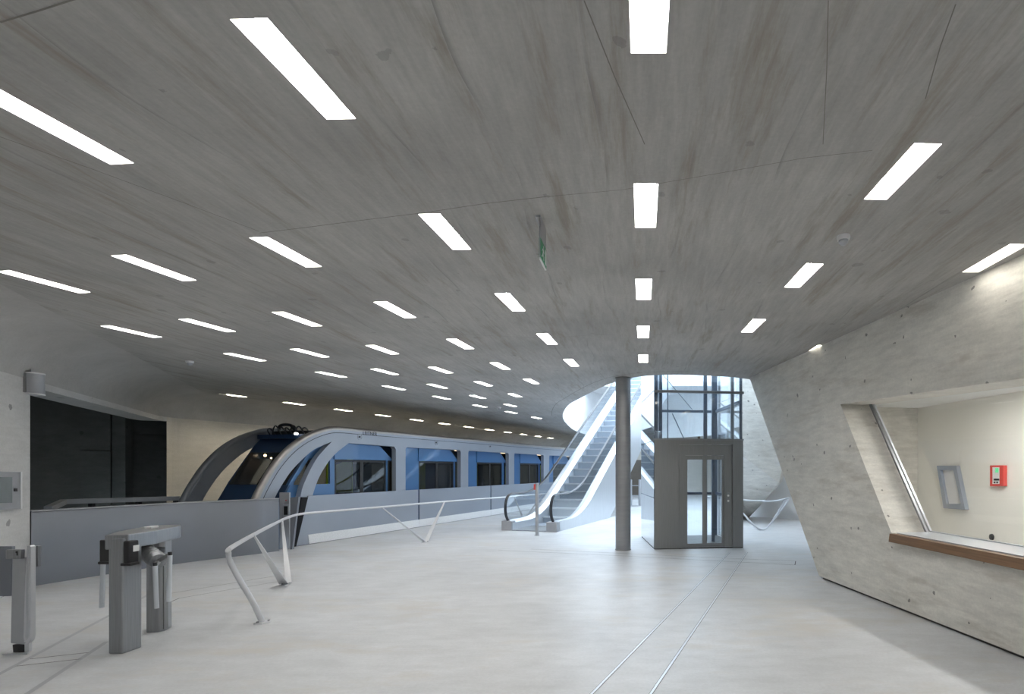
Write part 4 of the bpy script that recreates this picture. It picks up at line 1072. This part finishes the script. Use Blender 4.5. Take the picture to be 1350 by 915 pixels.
# loudspeaker: half drum on the pier
sc = wl1(37, 506)
spk = thing('wall_speaker', sc, 'white drum-shaped loudspeaker on the left pier corner', 'speaker')
m_ = MB(); hh = .285; r = .125
prof = []
for k in range(13):
    t = math.pi * k / 12; prof.append(sc + wn1 * (.02 + r * 1.15 * math.sin(t)) + wu * (-r * math.cos(t)))
m_.prism([v - Vector((0, 0, hh / 2)) for v in prof], (0, 0, hh)).build('casing', 'grey_paint', spk, smooth=True)
for z_ in (-hh / 2 - .012, hh / 2 - .008):
    MB().prism([sc + (v - sc) * 1.03 + Vector((0, 0, z_)) for v in prof], (0, 0, .02)).build('end_cap', 'white', spk, smooth=True)
MB().prism([sc + wu * .14 + Vector((0, 0, -.13)), sc - wu * .14 + Vector((0, 0, -.13)), sc - wu * .14 + Vector((0, 0, .13)), sc + wu * .14 + Vector((0, 0, .13))], wn1 * .03).build('bracket', 'steel_dark', spk)
MB().tube(catmull([sc + wn1 * .03 + Vector((0, 0, .15)), sc + wn1 * .02 + Vector((0, 0, .28)), sc + wn1 * .02 + Vector((0, 0, .38))], 4), .006, 6).build('cable', 'grey_paint', spk)
# exit sign
es = thing('exit_sign', Vector((-.75, 4.1, ZC - .33)), 'hanging green running-man exit sign seen almost edge on', 'sign')
xs = C(711.5, 283).x; y0, y1 = 3.98, 4.22
MB().box(xs - .035, xs + .004, y0, y1, ZC - .016, ZC).build('ceiling_bracket', 'grey_paint', es)
MB().prism([Vector((xs - .03, y0, ZC - .016)), Vector((xs + .004, y0, ZC - .016)), Vector((xs + .0, y0, ZC - .085))], (0, .004, 0)).build('end_gusset', 'white', es)
MB().box(xs - .004, xs + .004, y0, y1, ZC - .31, ZC - .016).build('plate', 'grey_paint', es)
def egreen(side):
    x_ = xs - .0045 if side < 0 else xs + .0045
    gr = MB().box(min(x_, x_ + side * .002), max(x_, x_ + side * .002), y0 + .003, y1 - .003, ZC - .308, ZC - .165).build('pictogram_panel', 'green', es)
    xx = x_ + side * .003
    def poly(pts, name, mat):
        MB().prism([Vector((xx, y0 + a2, ZC - .308 + b2_)) for a2, b2_ in pts], (side * .001, 0, 0)).build(name, mat, gr)
    poly([(.17, .015), (.22, .015), (.22, .128), (.17, .128)], 'door_symbol', 'white')
    poly([(.095, .115), (.11, .125), (.122, .115), (.11, .102)], 'figure_head', 'white')
    poly([(.075, .095), (.115, .098), (.135, .075), (.125, .068), (.108, .082), (.10, .060), (.125, .045), (.12, .018), (.108, .018), (.11, .038), (.085, .050), (.06, .022), (.035, .022), (.035, .032), (.055, .034), (.082, .070), (.085, .085), (.07, .082), (.06, .066), (.05, .070)], 'running_figure', 'white')
egreen(-1)
egreen(1)
MB().box(xs - .006, xs + .006, y0, y1, ZC - .318, ZC - .309).build('edge_strip', 'white', es)
# smoke detectors
def detector(px, py, r, lab):
    c_ = C(px, py - 3)
    t = thing('smoke_detector', c_, lab, 'detector')
    MB().lathe([(r, 0), (r, -.015), (r * .86, -.035)], c_, 24).build('base', 'white', t, smooth=True)
    MB().lathe([(r * .72, -.033), (r * .72, -.05), (r * .3, -.075), (.002, -.078)], c_, 24).build('sensor_head', 'grey_paint', t, smooth=True)
detector(1112, 314, .052, 'white round smoke detector on the ceiling right of centre')
detector(250, 479, .06, 'small white smoke detector high at the left near the cove')
detector(658, 540, .06, 'tiny white smoke detector among the far left ceiling lights')
# far turnstile-like barrier glimpsed between column and lift
ft = thing('far_gate', G(836, 667), 'distant grey gate posts seen between the column and the lift', 'gate')
g = G(836, 667)
for dx in (-.15, .25):
    MB().lathe([(.06, 0), (.06, 1.15), (.05, 1.17)], (g.x + dx, g.y, 0), 14).build('post', 'grey_paint', ft, smooth=True)
for z_ in (.45, .9): MB().bar(Vector((g.x - .15, g.y, z_)), Vector((g.x + .7, g.y, z_)), .04, .04).build('rail', 'grey_paint', ft)
MB().lathe([(.3, 0), (.3, .02)], (g.x, g.y, 0), 20).build('base_plate', 'grey_paint', ft)
